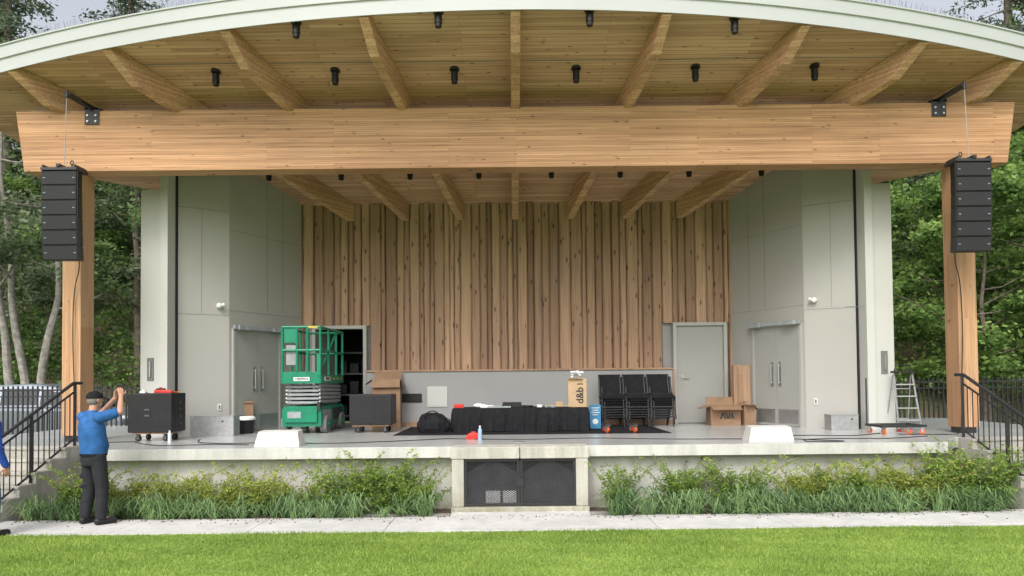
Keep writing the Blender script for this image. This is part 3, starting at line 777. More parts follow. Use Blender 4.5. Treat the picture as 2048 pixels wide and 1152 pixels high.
def bottle(loc, h, r, label, m='clear', cap='white', name='water_bottle'):
    t = thing(name, label, 'bottle', loc)
    mb = MB(); mb.rings([(0, 0, 0, r, r), (0, 0, .01, r * 1.05, r * 1.05), (0, 0, h * .35, r * .95, r * .95), (0, 0, h * .7, r, r), (0, 0, h * .82, r * .6, r * .6), (0, 0, h * .9, r * .4, r * .4)], 14)
    mb.obj('bottle_body', m, t, smooth=True); mb = MB(); mb.cyl((0, 0, h * .9), (0, 0, h), r * .45, n=12); mb.obj('cap', cap, t, smooth=True)
bottle((-5.74, 11.7, FZ), .2, .03, 'clear plastic water bottle standing on the stage floor')
bottle((-.63, 11.55, FZ), .24, .034, 'pale translucent bottle standing on the stage floor', 'bluecap')
mb = MB(); mb.prism([(0, 0), (.28, 0), (.26, .07), (.2, .1), (.06, .1), (.02, .07)], 'y', 0, .16); mb.box(.09, .17, .06, .1, .1, .125)
tag(mb.obj('red_case', 'red', bevel=.01, loc=(-.88, 11.75, FZ)), 'small red plastic case on the stage floor', 'case')
for sx, w, h in ((-1, .8, .36), (1, .5, .27)):
    cx = -5.62 if sx < 0 else 6.0
    B = thing('metal_box', 'low galvanised metal floor box against the grey panel' + (', scuffed' if sx > 0 else ''), 'metal box', (cx, 13.05, FZ))
    mb = MB(); mb.box(-w / 2, w / 2, 0, .3, 0, h); mb.obj('box_body', 'galv', B, bevel=.006)
    mb = MB(); mb.box(-w / 2 - .006, w / 2 + .006, -.006, .306, h, h + .015); mb.obj('lid', 'galv', B)
    mb = MB(); mb.cyl((w / 4, -.002, h * .75), (w / 4, -.012, h * .75), .015, n=10); mb.obj('latch', 'blackplastic', B)
for x in (-3.66, 3.80):
    mb = MB(); w = .345
    vs = [(-w, 0, 0), (w, 0, 0), (w, .34, 0), (-w, .34, 0), (-w + .055, .04, .225), (w - .035, .04, .225), (w - .035, .27, .24), (-w + .055, .27, .24)]
    mb.add(vs, [(0, 1, 2, 3), (4, 5, 6, 7), (0, 1, 5, 4), (1, 2, 6, 5), (2, 3, 7, 6), (3, 0, 4, 7)])
    tag(mb.obj('floor_wedge', 'offwhite', bevel=.004, loc=(x, 10.72, FZ)), 'off-white trapezoid wedge block near the stage edge', 'floor wedge', 'white floor wedges')
def cable(pts, r=.007, label='black cable lying across the stage floor'):
    mb = MB(); mb.tube(smoothpts([(x, y, FZ + r) for x, y in pts]), r, 6)
    tag(mb.obj('floor_cable', 'blackplastic', smooth=True), label, 'cable', 'cables on the stage floor')
cable([(-5.5, 12.3), (-5.2, 11.6), (-4.6, 11.35), (-3.9, 11.45), (-3.0, 11.2), (-2.0, 11.5), (-1.2, 11.9)])
cable([(-1.2, 11.9), (0, 11.6), (1.2, 11.75), (2.4, 11.4), (3.6, 11.3), (4.3, 11.2), (4.6, 10.95)])
cable([(4.6, 10.95), (4.9, 10.75), (4.7, 10.66), (4.35, 10.75), (4.5, 11.1), (5.1, 11.2), (5.8, 11.15), (6.6, 11.5)])
cable([(-6.3, 11.7), (-5.6, 11.1), (-4.8, 11.2), (-4.2, 11.05)])
cable([(3.9, 11.2), (4.3, 11.7), (4.8, 11.9), (5.5, 11.75), (6.2, 12.2)])
mb = MB(); mb.cyl((-.0, 11.2, FZ), (-.0, 11.2, FZ + .006), .09, n=20); tag(mb.obj('floor_cover', 'steel'), 'small round steel floor cover', 'floor cover')

# scissor lift
SL = thing('scissor_lift', 'green scissor lift parked folded on the stage', 'scissor lift', (-4.08, 13.4, FZ))
mb = MB(); mb.prism([(-.36, .14), (.36, .14), (.37, .2), (.37, .46), (.33, .52), (-.33, .52), (-.37, .46), (-.37, .2)], 'y', .02, 1.8)
mb.box(-.3, .3, -.03, .02, .22, .44); mb.box(.371, .375, .15, .75, .24, .44, 1); mb.box(-.25, .0, -.034, -.03, .3, .42, 1); mb.box(.3, .36, -.02, .1, .44, .6, 2)
mb.box(.3725, .38, .9, 1.6, .22, .46, 2)
mb.obj('chassis', ['green', 'greypaint', 'black'], SL, bevel=.012)
for x in (-.37, .37):
    for y in (.3, 1.5):
        mb = MB(); mb.cyl((x - .06, y, .17), (x + .06, y, .17), .17, n=24)
        Wl = mb.obj('wheel', 'tyre', SL, smooth=True)
        mb = MB(); s = 1 if x > 0 else -1; mb.cyl((x + s * .061, y, .17), (x + s * .066, y, .17), .09, n=18); mb.cyl((x + s * .066, y, .17), (x + s * .09, y, .17), .035, n=10); mb.obj('rim', 'green', Wl, smooth=True)
mb = MB()
for i in range(5):
    z = .56 + i * .075
    for xs_ in (-.3, .26):
        mb.prism([(.12, z), (1.72, z + .03), (1.72, z + .075), (.12, z + .045)], 'x', xs_, xs_ + .04)
        mb.prism([(.12, z + .03), (1.72, z), (1.72, z + .045), (.12, z + .075)], 'x', xs_ + .045, xs_ + .07)
    mb.cyl((-.33, .14, z + .035), (.33, .14, z + .035), .022, n=10, mi=1); mb.cyl((-.33, 1.7, z + .035), (.33, 1.7, z + .035), .022, n=10, mi=1)
    mb.box(-.3, .3, .1, .13, z + .01, z + .05)
mb.obj('scissor_stack', ['greypaint', 'steel'], SL)
mb = MB(); mb.box(-.37, .37, .0, 1.75, .95, 1.0); mb.box(-.375, .375, -.012, .0, .95, 1.17); mb.box(.37, .382, .0, 1.75, .95, 1.12); mb.box(-.382, -.37, 0, 1.75, .95, 1.12)
PF = mb.obj('platform', ['green'], SL, bevel=.005)
mb = MB(); mb.box(-.14, .16, -.018, -.013, 1.0, 1.07); mb.obj('number_plate', 'white', PF)
mb = MB(); mb.box(.383, .387, .2, .65, 1.0, 1.08); mb.obj('number_plate', 'white', PF)
text('10029954', .062, 'lettering', SL, (.01, -.02, 1.034), (rad(90), 0, 0), 'black', bold=.0008)
text('10029954', .075, 'lettering', SL, (.389, .43, 1.04), (rad(90), 0, rad(90)), 'black', bold=.0008)
mb = MB(); r = .024; z0, z1 = 1.15, 2.02
for x in (-.36, .36):
    for y in (.0, .6, 1.2, 1.74): mb.tube([(x, y, .97), (x, y, z1)], r, 8)
    for z in (z1, 1.58): mb.tube([(x, 0, z), (x, 1.74, z)], r, 8)
for y in (0, 1.74):
    for z in (z1, 1.58): mb.tube([(-.36, y, z), (.36, y, z)], r, 8)
mb.tube([(-.08, 0, 1.15), (-.08, 0, z1)], r, 8); mb.tube([(.12, 0, 1.15), (.12, 0, z1)], r, 8)
mb.prism([(-.32, 1.72), (-.1, 1.72), (-.1, 2.0), (-.32, 2.0)], 'y', .0, .04); mb.box(.3, .37, -.03, .03, 1.1, 1.5)
mb.tube([(.36, .6, 1.58), (.36, 1.2, 1.98)], r * .8, 6); mb.tube([(.36, .0, 1.2), (.36, .6, 1.56)], r * .8, 6)
mb.obj('guardrail', 'green', SL, smooth=True)
mb = MB(); mb.box(-.3, -.1, .04, .2, 1.3, 1.68); mb.tube([(-.2, .1, 1.62), (-.2, .1, 1.8)], .015, 6)
mb.obj('control_box', 'greypaint', SL, bevel=.01)
mb = MB(); mb.box(.14, .32, -.027, -.031, 1.995, 2.035); mb.obj('warning_label', 'yellow', SL)
for i in range(3):
    mb = MB(); mb.box(.384, .39, .9 + i * .3, .98 + i * .3, 1.02, 1.07); mb.obj('warning_label', 'yellow', SL)

def carton(name, loc, rz, w, d, h, m, label, flaps=(1, 1, 1, 1), fa=(35, 60, 20, 70)):
    t = thing(name, label, 'cardboard box', loc, rz); th = .006
    mb = MB(); mb.box(-w / 2, w / 2, 0, th, 0, h); mb.box(-w / 2, w / 2, d - th, d, 0, h); mb.box(-w / 2, -w / 2 + th, th, d - th, 0, h); mb.box(w / 2 - th, w / 2, th, d - th, 0, h); mb.box(-w / 2 + th, w / 2 - th, th, d - th, 0, th)
    mb.obj('carton_body', m, t)
    fl = .45 * min(w, d)
    defs = [((0, 0, h), 0, w), ((0, d, h), math.pi, w), ((-w / 2, d / 2, h), -math.pi / 2, d), ((w / 2, d / 2, h), math.pi / 2, d)]
    for (p, a, L), on, f in zip(defs, flaps, fa):
        if not on: continue
        X = Matrix.Translation(p) @ Matrix.Rotation(a, 4, 'Z') @ Matrix.Rotation(rad(f), 4, 'X')
        mb = MB(); mb.box(-L / 2 + .004, L / 2 - .004, -fl, 0, .0, .005, 0, X); mb.obj('flap', m, t)
    return t
carton('cardboard_box', (-2.72, 14.75, FZ), rad(4), .58, .4, 1.02, 'carton', 'tall open brown cardboard box leaning by the low wall', fa=(70, -60, 35, 60))
LG = carton('cardboard_box', (4.28, 14.6, FZ), rad(-3), .60, .45, .40, 'carton', 'open brown cardboard box with a black logo', fa=(20, -60, 15, -25))
mb = MB(); k_ = .62
def lg(pts): mb.prism([(-.0 + x * k_, .06 + z * k_ * 1.1) for x, z in pts], 'y', -.004, -.001)
lg([(-.2, .12), (-.14, .12), (-.09, .24), (-.05, .12), (.01, .12), (-.06, .3), (-.12, .3)])
lg([(-.02, .3), (.03, .3), (.07, .18), (.11, .3), (.16, .3), (.1, .12), (.04, .12)])
lg([(.13, .12), (.18, .12), (.21, .2), (.24, .12), (.28, .12), (.22, .3), (.19, .3)])
mb.obj('logo', 'black', LG)
carton('cardboard_box', (4.78, 14.62, FZ), rad(8), .24, .3, .42, 'carton', 'half-closed brown cardboard box beside a larger carton', fa=(0, 80, 20, 60))
carton('cardboard_box', (-5.42, 14.15, FZ), rad(20), .3, .08, .6, 'carton', 'flattened brown cardboard leaning near the side door', fa=(40, 30, 0, 40), flaps=(1, 0, 0, 1))
mb = MB(); mb.box(4.58, 4.96, 15.08, 15.14, FZ, 2.2); mb.box(4.58, 4.66, 15.0, 15.079, FZ, 2.2)
tag(mb.obj('timber_panel', 'trimwood', bevel=.005), 'upright wooden panel standing against the side wall', 'wooden panel')
T_ = thing('waste_bin', 'small black bin with a white liner near the side door', 'bin', (-5.25, 13.75, FZ))
mb = MB(); mb.rings([(0, 0, 0, .13, .13), (0, 0, .26, .16, .16), (0, 0, .28, .175, .175)], 20); mb.obj('bin_body', 'blackplastic', T_, smooth=True)
mb = MB(); mb.rings([(0, 0, .26, .178, .178), (.0, 0, .30, .18, .18), (.01, 0, .33, .13, .14), (.02, 0, .32, .05, .05)], 20); mb.obj('liner', 'white', T_, smooth=True)

# table
TB = thing('covered_table', 'low table draped in black cloth with clutter on top', 'table', (.05, 13.35, FZ))
mb = MB(); mb.box(-1.28, 1.28, 0, .76, .43, .455); mb.obj('table_top', 'blackcloth', TB, bevel=.01)
mb = MB(); nP = 220; per = []
for i in range(nP + 1):
    t = i / nP * (2.56 + 1.52)
    if t < .76: p = (-1.28, .76 - t); nn = (-1, 0)
    elif t < .76 + 2.56: p = (-1.28 + t - .76, 0); nn = (0, -1)
    else: p = (1.28, t - 3.32); nn = (1, 0)
    per.append((p, nn, t))
vs = []
for j in range(6):
    z = .44 - .425 * j / 5
    for p, nn, t in per:
        a = (.012 + .02 * j / 5) * (1 + .5 * math.sin(t * 31) + .6 * math.sin(t * 12.3 + 1) + .35 * math.sin(t * 55 + j * .2)) * (j > 0) + .004
        vs.append((p[0] + nn[0] * a, p[1] + nn[1] * a, z + .012 * math.sin(t * 5) * (j == 5)))
fs = [(j * (nP + 1) + i, j * (nP + 1) + i + 1, (j + 1) * (nP + 1) + i + 1, (j + 1) * (nP + 1) + i) for j in range(5) for i in range(nP)]
mb.add(vs, fs); mb.obj('table_skirt', 'blackcloth', TB, smooth=True)
for x in (-1.15, 1.15):
    for y in (.1, .66):
        mb = MB(); mb.tube([(x, y, 0), (x, y, .43)], .015, 8); mb.obj('leg', 'steel', TB)
tt = FZ + .456
mb = MB(); mb.box(-2.25, 2.75, 12.75, 15.1, FZ, FZ + .008); tag(mb.obj('rug', 'rug'), 'thin black carpet on the stage floor under the table', 'rug')
def small(name, mb, m, loc, label, cat, rz=0, bevel=.004, smooth=False): tag(mb.obj(name, m, bevel=bevel, loc=loc, rz=rz, smooth=smooth), label, cat)
mb = MB(); mb.box(-.09, .09, 0, .12, 0, .07); small('red_tub', mb, 'red', (-1.13, 13.6, tt), 'small red box on the black table', 'box')
mb = MB(); mb.sph((0, 0, .04), .1, .08, .045); mb.sph((.1, .02, .03), .07, .05, .035); small('plastic_bag', mb, 'white', (-.75, 13.62, tt), 'crumpled white plastic bag on the black table', 'bag', bevel=0, smooth=True)
mb = MB(); mb.box(-.15, .15, 0, .2, 0, .03); mb.box(-.13, .1, .02, .17, .03, .045, 0); small('paper_stack', mb, 'white', (-.55, 13.5, tt), 'stack of white papers on the black table', 'paper', rad(15))
mb = MB(); mb.box(-.2, .2, 0, .15, 0, .05); mb.box(-.18, .18, .14, .16, .05, .1); small('laptop_case', mb, 'blackplastic', (-.12, 13.55, tt), 'open black equipment case on the black table', 'case', rad(-6))
mb = MB()
for i in range(26):
    a = i * .6; a2 = a + .6; rr = .09 + .01 * math.sin(i * 2.1)
    mb.tube([(rr * math.cos(a), .6 * rr * math.sin(a), .01 + i * .001), (rr * math.cos(a2), .6 * rr * math.sin(a2), .011 + i * .001)], .007, 5)
small('cable_coil', mb, 'blackplastic', (.2, 13.55, tt), 'coil of black cable on the black table', 'cable', bevel=0)
mb = MB(); mb.cyl((0, 0, 0), (0, 0, .05), .055, n=20); small('tape_roll', mb, 'white', (.42, 13.55, tt), 'roll of white tape on the black table', 'tape', smooth=True)
mb = MB(); mb.box(-.1, .1, 0, .1, 0, .02); small('notepad', mb, 'bluecap', (.62, 13.45, tt), 'small pale notepad on the black table', 'notepad')
mb = MB(); mb.box(-.07, .07, 0, .1, 0, .1); small('small_carton', mb, 'carton2', (.8, 13.62, tt), 'small cardboard packet on the black table', 'box')
mb = MB(); mb.box(-.22, .22, 0, .1, 0, .03); mb.box(-.05, .05, .02, .08, .03, .05); small('power_strip', mb, 'greypaint', (-.35, 13.42, tt), 'grey power strip on the black table', 'power strip')
mb = MB(); mb.tube([(-.2, 0, .02), (-.1, .04, .03), (.05, 0, .02), (.15, .05, .02), (.25, .0, .02)], .012, 6); small('loose_wire', mb, 'carton2', (.75, 13.42, tt), 'tan loose wire on the black table', 'wire', bevel=0)
B = thing('cardboard_box', 'tall tan cardboard box printed with black lettering on the table', 'cardboard box', (1.13, 13.42, tt), rad(-4))
mb = MB(); mb.box(-.175, .175, 0, .3, 0, .54); mb.obj('carton_body', 'carton2', B, bevel=.004)
mb = MB(); mb.box(-.17, .1, -.02, .12, .542, .548, 0, Matrix.Rotation(rad(4), 4, 'X')); mb.obj('flap', 'carton2', B)
text('d&b', .19, 'lettering', B, (.05, -.003, .22), (rad(90), rad(-90), 0), 'black', bold=.004)
text('audio', .05, 'lettering', B, (.05, -.003, .44), (rad(90), 0, 0), 'black', bold=.001)
mb = MB()
for i in range(12): mb.sph((R.uniform(-.11, .11), R.uniform(0, .1), R.uniform(.02, .12)), R.uniform(.03, .06), R.uniform(.03, .05), R.uniform(.02, .04), 8, 6)
tag(mb.obj('plastic_bag', 'clear', loc=(1.12, 13.52, tt + .55)), 'crumpled clear plastic bag on top of the cardboard box', 'bag')
B = thing('duffel_bag', 'black soft equipment bag standing on the carpet', 'bag', (-1.58, 13.2, FZ + .008))
mb = MB(); mb.rings([(0, .15, 0, .27, .15), (0, .15, .03, .29, .17), (.0, .15, .16, .29, .17), (-.01, .15, .27, .26, .15), (-.03, .15, .34, .2, .11), (-.04, .15, .37, .1, .06)], 22)
for sxx in (-.26, .27): mb.sph((sxx, .15, .13), .06, .1, .1)
mb.obj('bag_body', 'blackcloth', B, smooth=True)
mb = MB(); mb.tube(smoothpts([(-.15, .02, .25), (-.12, -.01, .36), (0, .0, .41), (.1, .0, .36), (.14, .02, .25)]), .012, 6); mb.obj('handle', 'blackcloth', B)
mb = MB(); mb.tube(smoothpts([(.2, .02, .3), (.35, .0, .2), (.3, -.04, .02), (.1, -.08, .01)]), .01, 6); mb.obj('strap', 'blackcloth', B)
mb = MB(); mb.box(-.15, .13, -.03, .0, .06, .2); mb.obj('pocket', 'blackcloth', B, bevel=.015)

def chair():
    t = thing('stacking_chair', 'black stacking chair in a stack against the low wall', 'chair', (0, 0, 0), 0, 'stacks of black chairs')
    mb = MB(); mb.prism([(-.01, .37), (.4, .37), (.42, .43), (.4, .465), (0, .485), (-.02, .455)], 'x', -.22, .22); mb.obj('seat', 'blackcloth', t, bevel=.012)
    mb = MB(); n = 8
    for j in range(n):
        x0 = -.235 + .47 * j / n; x1 = -.235 + .47 * (j + 1) / n
        c0 = .04 * (1 - (2 * j / n - 1) ** 2); c1 = .04 * (1 - (2 * (j + 1) / n - 1) ** 2)
        mb.add([(x0, .40 + c0, .47), (x1, .40 + c1, .47), (x1, .48 + c1, .87), (x0, .48 + c0, .87), (x0, .42 + c0, .47), (x1, .42 + c1, .47), (x1, .5 + c1, .87), (x0, .5 + c0, .87)], [(0, 1, 2, 3), (4, 5, 6, 7), (0, 1, 5, 4), (3, 2, 6, 7), (0, 3, 7, 4), (1, 2, 6, 5)])
    mb.obj('backrest', 'blackcloth', t)
    for x in (-.218, .218):
        mb = MB(); mb.tube([(x * 1.0, -.03, 0), (x, .04, .43), (x, .4, .44)], .018, 8); mb.obj('leg', 'black', t)
        mb = MB(); mb.tube([(x * .9, .48, 0), (x, .34, .43), (x, .5, .85)], .018, 8); mb.obj('leg', 'black', t)
    for yy, zz in ((-.02, .20), (.42, .15), (.2, .30)):
        mb = MB(); mb.tube([(-.222, yy, zz), (.222, yy, zz)], .013, 6); mb.obj('crossbar', 'black', t)
    return t
src = chair(); first = True
for cxx in (1.97, 2.47, 2.97):
    for k in range(5):
        l = (cxx + .008 * k * (1 if k % 2 else -1), 14.55 - .035 * k, FZ + .052 * k)
        if first: src.location = l; first = False
        else: dup(src, l, 0)
S = thing('floor_sign', 'blue freestanding notice board with white print beside the table', 'sign', (1.52, 14.0, FZ + .008))
mb = MB(); mb.box(-.1, .12, 0, .02, 0, .47); mb.obj('sign_board', 'blue', S, bevel=.006)
mb = MB(); mb.cyl((.01, -.001, .14), (.01, -.004, .14), .055, n=20); mb.obj('sign_emblem', 'white', S)
mb = MB()
for i, wd in enumerate((.08, .06, .085, .05)): mb.box(.01 - wd, .01 + wd, -.004, -.001, .40 - i * .045, .415 - i * .045)
mb.obj('sign_print', 'white', S)
mb = MB(); mb.box(-.1, .12, .02, .2, 0, .02); mb.obj('sign_foot', 'blue', S)
for x in (1.62, 2.12):
    t = thing('wheel_dolly', 'small dolly with orange caster wheels on the carpet', 'dolly', (x, 12.85, FZ + .008), 0, 'orange wheeled dollies')
    mb = MB(); mb.box(-.04, .04, -.0, .5, .13, .16); mb.obj('dolly_bar', 'black', t)
    for y in (.06, .44):
        mb = MB(); caster(Matrix.Translation((0, y, 0)) @ Matrix.Rotation(.5, 4, 'Z'), mb, r=.05); mb.obj('caster', ['orange', 'steel', 'white'], t)
t = thing('speaker_dolly', 'low black dolly frame with orange caster wheels', 'dolly', (6.45, 11.9, FZ))
mb = MB(); mb.box(-.38, .38, 0, .06, .12, .16); mb.box(-.38, .38, .5, .56, .12, .16); mb.box(-.38, -.32, .06, .5, .12, .16); mb.box(.32, .38, .06, .5, .12, .16); mb.tube([(-.36, .53, .14), (-.36, .53, .95)], .012, 6); mb.obj('dolly_frame', 'black', t)
for x, y in ((-.33, .03), (.1, .03), (.33, .05), (-.33, .5), (.33, .5)):
    mb = MB(); caster(Matrix.Translation((x, y, 0)) @ Matrix.Rotation(R.uniform(.3, 1.2), 4, 'Z'), mb, r=.045); mb.obj('caster', ['orange', 'steel', 'tyreblack'], t)
L = thing('step_ladder', 'small aluminium step ladder standing open near the column', 'ladder', (6.92, 12.55, FZ), rad(-8))
mb = MB()
for x in (-.19, .19):
    mb.tube([(x, 0, 0), (x * .8, .28, 1.05)], .016, 4); mb.tube([(x, .62, 0), (x * .8, .34, 1.0)], .012, 4)
mb.tube([(-.17, .55, .2), (.17, .55, .2)], .01, 6); mb.tube([(-.15, .4, .75), (.15, .4, .75)], .01, 6)
mb.obj('ladder_frame', 'alu', L)
for i in range(4):
    f = .2 + i * .21; w = .19 * (1 - .2 * f / 1.05); mb = MB(); mb.box(-w, w, .28 * f / 1.05 - .04, .28 * f / 1.05 + .05, f - .01, f + .01); mb.obj('tread', 'alu', L)
mb = MB(); mb.box(-.17, .17, .2, .4, 1.04, 1.075); mb.tube([(-.14, .3, 1.07), (-.12, .3, 1.18), (.12, .3, 1.18), (.14, .3, 1.07)], .012, 6); mb.obj('top_cap', 'blackplastic', L)
for x in (-.19, .19):
    mb = MB(); mb.box(x - .03, x + .03, -.03, .03, 0, .04); mb.obj('foot', 'red', L)

# ------------------------------------------------------------------ people
def bake(mb, name, mats, parent, voxel=.008, smooth=6):
    o = mb.obj(name, mats, parent)
    r = o.modifiers.new('r', 'REMESH'); r.mode = 'VOXEL'; r.voxel_size = voxel; r.use_smooth_shade = True
    s = o.modifiers.new('s', 'SMOOTH'); s.iterations = smooth; s.factor = .5
    bpy.context.view_layer.update()
    me = bpy.data.meshes.new_from_object(o.evaluated_get(bpy.context.evaluated_depsgraph_get()))
    o.modifiers.clear(); o.data = me
    me.polygons.foreach_set('use_smooth', [True] * len(me.polygons))
    return o
def hand(mb, wr, d, nrm, side, curl=1.0):
    wr = Vector(wr); d = Vector(d).normalized(); nrm = Vector(nrm); nrm = (nrm - d * nrm.dot(d)).normalized(); lat = d.cross(nrm) * side
    for k in (-1, -.33, .33, 1): mb.caps(wr + d * .01 + lat * k * .014, .016, wr + d * .085 + lat * k * .03, .013)
    for i, ln_ in enumerate((.072, .08, .075, .06)):
        p = wr + d * .085 + lat * (1.5 - i) * .02
        for a, f in ((20, .42), (60, .32), (95, .26)):
            an = rad(a * curl); q = p + (d * math.cos(an) + nrm * math.sin(an)) * ln_ * f * 1.1; mb.caps(p, .0098, q, .009); p = q
    p = wr + d * .025 + lat * .03
    for v_, l_ in ((lat * .8 + d * .6 + nrm * .25, .042), (lat * .25 + d * .8 + nrm * .5, .034), (d * .8 + nrm * .6, .026)):
        q = p + v_.normalized() * l_; mb.caps(p, .0125, q, .0105); p = q
def person(loc, rz, label, arms, shirt_m, trouser_m, cap=True, longsleeve=False, lean=-.03, bulk=1.0):
    P = thing('person', label, 'person', loc, rz)
    B = MB(); hy = lean
    B.rings([(0, 0, .88, .12, .09), (0, 0, .95, .155, .11), (0, 0, 1.08, .145, .11), (0, hy * .5, 1.22, .155, .11), (0, hy, 1.36, .175, .11), (0, hy, 1.45, .15, .09), (0, hy + .01, 1.5, .09, .07)])
    legs = [(-1, (-.1, 0, .92), (-.13, .03, .50), (-.15, -.02, .09), (-.19, .15, .05)), (1, (.1, 0, .92), (.12, .05, .50), (.13, .03, .09), (.16, .21, .05))]
    for s, h, k, a, f in legs:
        B.caps(h, .08, k, .055); B.caps(k, .055, a, .038); B.caps(a, .034, Vector(a).lerp(Vector(f), .6), .026)
    B.caps((0, hy + .01, 1.46), .062, (0, hy + .035, 1.62), .056)
    hc = Vector((0, hy + .05, 1.685))
    B.sph((hc.x, hc.y - .005, hc.z + .015), .076, .095, .1, 20, 14); B.sph((hc.x, hc.y + .028, hc.z - .045), .058, .062, .062, 16, 10)
    B.caps((0, hc.y + .088, hc.z + .012), .009, (0, hc.y + .108, hc.z - .018), .013); B.caps((-.02, hc.y + .083, hc.z - .055), .008, (.02, hc.y + .083, hc.z - .055), .008)
    B.caps((-.035, hc.y + .08, hc.z + .028), .009, (.035, hc.y + .08, hc.z + .028), .009)
    for s in (-1, 1): B.sph((s * .078, hc.y - .005, hc.z - .005), .012, .02, .03, 10, 8)
    for s, sh, el, wr, hd, hn in arms:
        B.caps(sh, .052, el, .045); B.caps(el, .045, wr, .029); hand(B, wr, hd, hn, -s)
    bake(B, 'body', 'skin', P, .0065, 4)
    for s in (-1, 1):
        mb = MB(); mb.sph((s * .03, hc.y + .083, hc.z + .012), .012, .01, .008, 10, 6); mb.obj('eye', 'white', P)
    mb = MB(); mb.sph((hc.x, hc.y - .028, hc.z + .0), .081, .08, .085, 20, 14); bake(mb, 'hair', 'hair', P, .009, 2)
    S = MB(); k = bulk; z0 = .93 if cap else .86
    S.rings([(0, 0, z0, .172 * k, .14 * k), (0, 0, z0 + .05, .182 * k, .15 * k), (0, .01, 1.06, .182 * k, .16 * k), (0, hy * .5, 1.18, .182 * k, .15 * k), (0, hy, 1.32, .198 * k, .138 * k), (0, hy, 1.42, .19 * k, .12), (0, hy, 1.485, .13, .09), (0, hy + .005, 1.545, .066, .066)], 28)
    for s, sh, el, wr, hd, hn in arms:
        sh = Vector(sh); el = Vector(el); wr = Vector(wr)
        S.caps(Vector((s * .1, hy, 1.43)), .078, sh, .08)
        if longsleeve: S.caps(sh, .075, el, .058); S.caps(el, .058, wr - (wr - el) * .05, .042)
        else: S.caps(sh, .08, sh.lerp(el, .70), .072)
    bake(S, 'shirt', shirt_m, P, .011, 3)
    T = MB()
    T.rings([(0, 0, .80, .15 * k, .12 * k), (0, 0, .88, .17 * k, .135 * k), (0, 0, .95, .168 * k, .133 * k), (0, 0, 1.0, .15 * k, .12 * k)], 24)
    for s, h, kn, a, f in legs:
        T.caps(h, .105, kn, .084); T.caps(kn, .084, Vector(a) + Vector((0, 0, .03)), .072)
        for q in (.14, .2, .42, .56): T.caps(Vector((a[0] - .04, a[1] - .03, a[2] + q)), .034, Vector((a[0] + .04, a[1] - .02, a[2] + q + .03)), .03)
    bake(T, 'trousers', trouser_m, P, .011, 3)
    for s, h, kn, a, f in legs:
        mb = MB(); d = (Vector(f) - Vector(a)); d.z = 0; d.normalize()
        mb.caps(Vector((a[0], a[1], .05)) - d * .04, .05, Vector((a[0], a[1], .046)) + d * .17, .044); mb.caps(Vector((a[0], a[1], .06)), .052, Vector((a[0], a[1], .1)), .052)
        sh_ = bake(mb, 'shoe', 'blackplastic', P, .008, 3)
        for v in sh_.data.vertices:
            if v.co.z < .008: v.co.z = .003
    if cap:
        mb = MB(); c0 = hc + Vector((0, -.012, .035)); rs = []
        for j in range(8):
            t = j / 7 * math.pi / 2; rs.append((c0.x, c0.y, c0.z + .088 * math.sin(t), max(.004, .09 * math.cos(t)), max(.004, .108 * math.cos(t))))
        rs = [(c0.x, c0.y, c0.z - .015, .088, .106)] + rs
        mb.rings(rs, 24); CP = mb.obj('cap', 'blackcloth', P, smooth=True)
        vs = []
        for i in range(13):
            a = math.pi * (.12 + .76 * i / 12); vs.append((c0.x + .088 * math.cos(a), c0.y + .1 * math.sin(a), c0.z + .0)); vs.append((c0.x + .082 * math.cos(a), c0.y + .1 * math.sin(a) + .075 * math.sin(a), c0.z - .012))
        mb = MB(); n_ = len(vs); mb.add(vs + [(x, y, z - .005) for x, y, z in vs], [(2 * i, 2 * i + 1, 2 * i + 3, 2 * i + 2) for i in range(12)] + [(n_ + 2 * i, n_ + 2 * i + 2, n_ + 2 * i + 3, n_ + 2 * i + 1) for i in range(12)] + [(2 * i + 1, n_ + 2 * i + 1, n_ + 2 * i + 3, 2 * i + 3) for i in range(12)])
        mb.obj('cap_brim', 'blackcloth', CP, smooth=True)
        mb = MB(); mb.rings([(0, 0, .93, .176 * k, .145 * k), (0, 0, .965, .178 * k, .147 * k)], 28); mb.obj('belt', 'blackcloth', P)
    return P
armsA = [(1, (.20, -.03, 1.45), (.34, .16, 1.52), (.13, .30, 1.73), (-.35, .12, 1), (-.8, .2, 0)),
         (-1, (-.20, -.03, 1.45), (-.24, .22, 1.46), (-.03, .31, 1.70), (.15, .12, 1), (.8, .2, 0))]
ra = rad(-30)
person((-5.80, 9.68, .02), ra, 'man in black cap, blue polo and black trousers holding a phone', armsA, 'shirt', 'trouser', bulk=1.08)
ph = MB(); ph.box(-.075, .075, -.005, .005, -.038, .038)
Mx = Matrix.Translation((-5.80, 9.68, .02)) @ Matrix.Rotation(ra, 4, 'Z')
p = ph.obj('mobile_phone', 'black', bevel=.004, loc=tuple(Mx @ Vector((.035, .345, 1.85)))); p.rotation_euler = (rad(8), 0, ra); tag(p, 'black mobile phone held up in both hands', 'phone')
armsB = [(1, (.2, -.01, 1.42), (.27, -.03, 1.14), (.28, .08, .90), (0, .2, -1), (-1, .2, 0)), (-1, (-.2, -.01, 1.42), (-.27, -.03, 1.14), (-.28, .08, .90), (0, .2, -1), (1, .2, 0))]
person((-6.75, 8.93, .0), rad(-15), 'person in blue long-sleeved top and blue jeans standing on the lawn', armsB, 'jacket', 'jeans', cap=False, longsleeve=True)

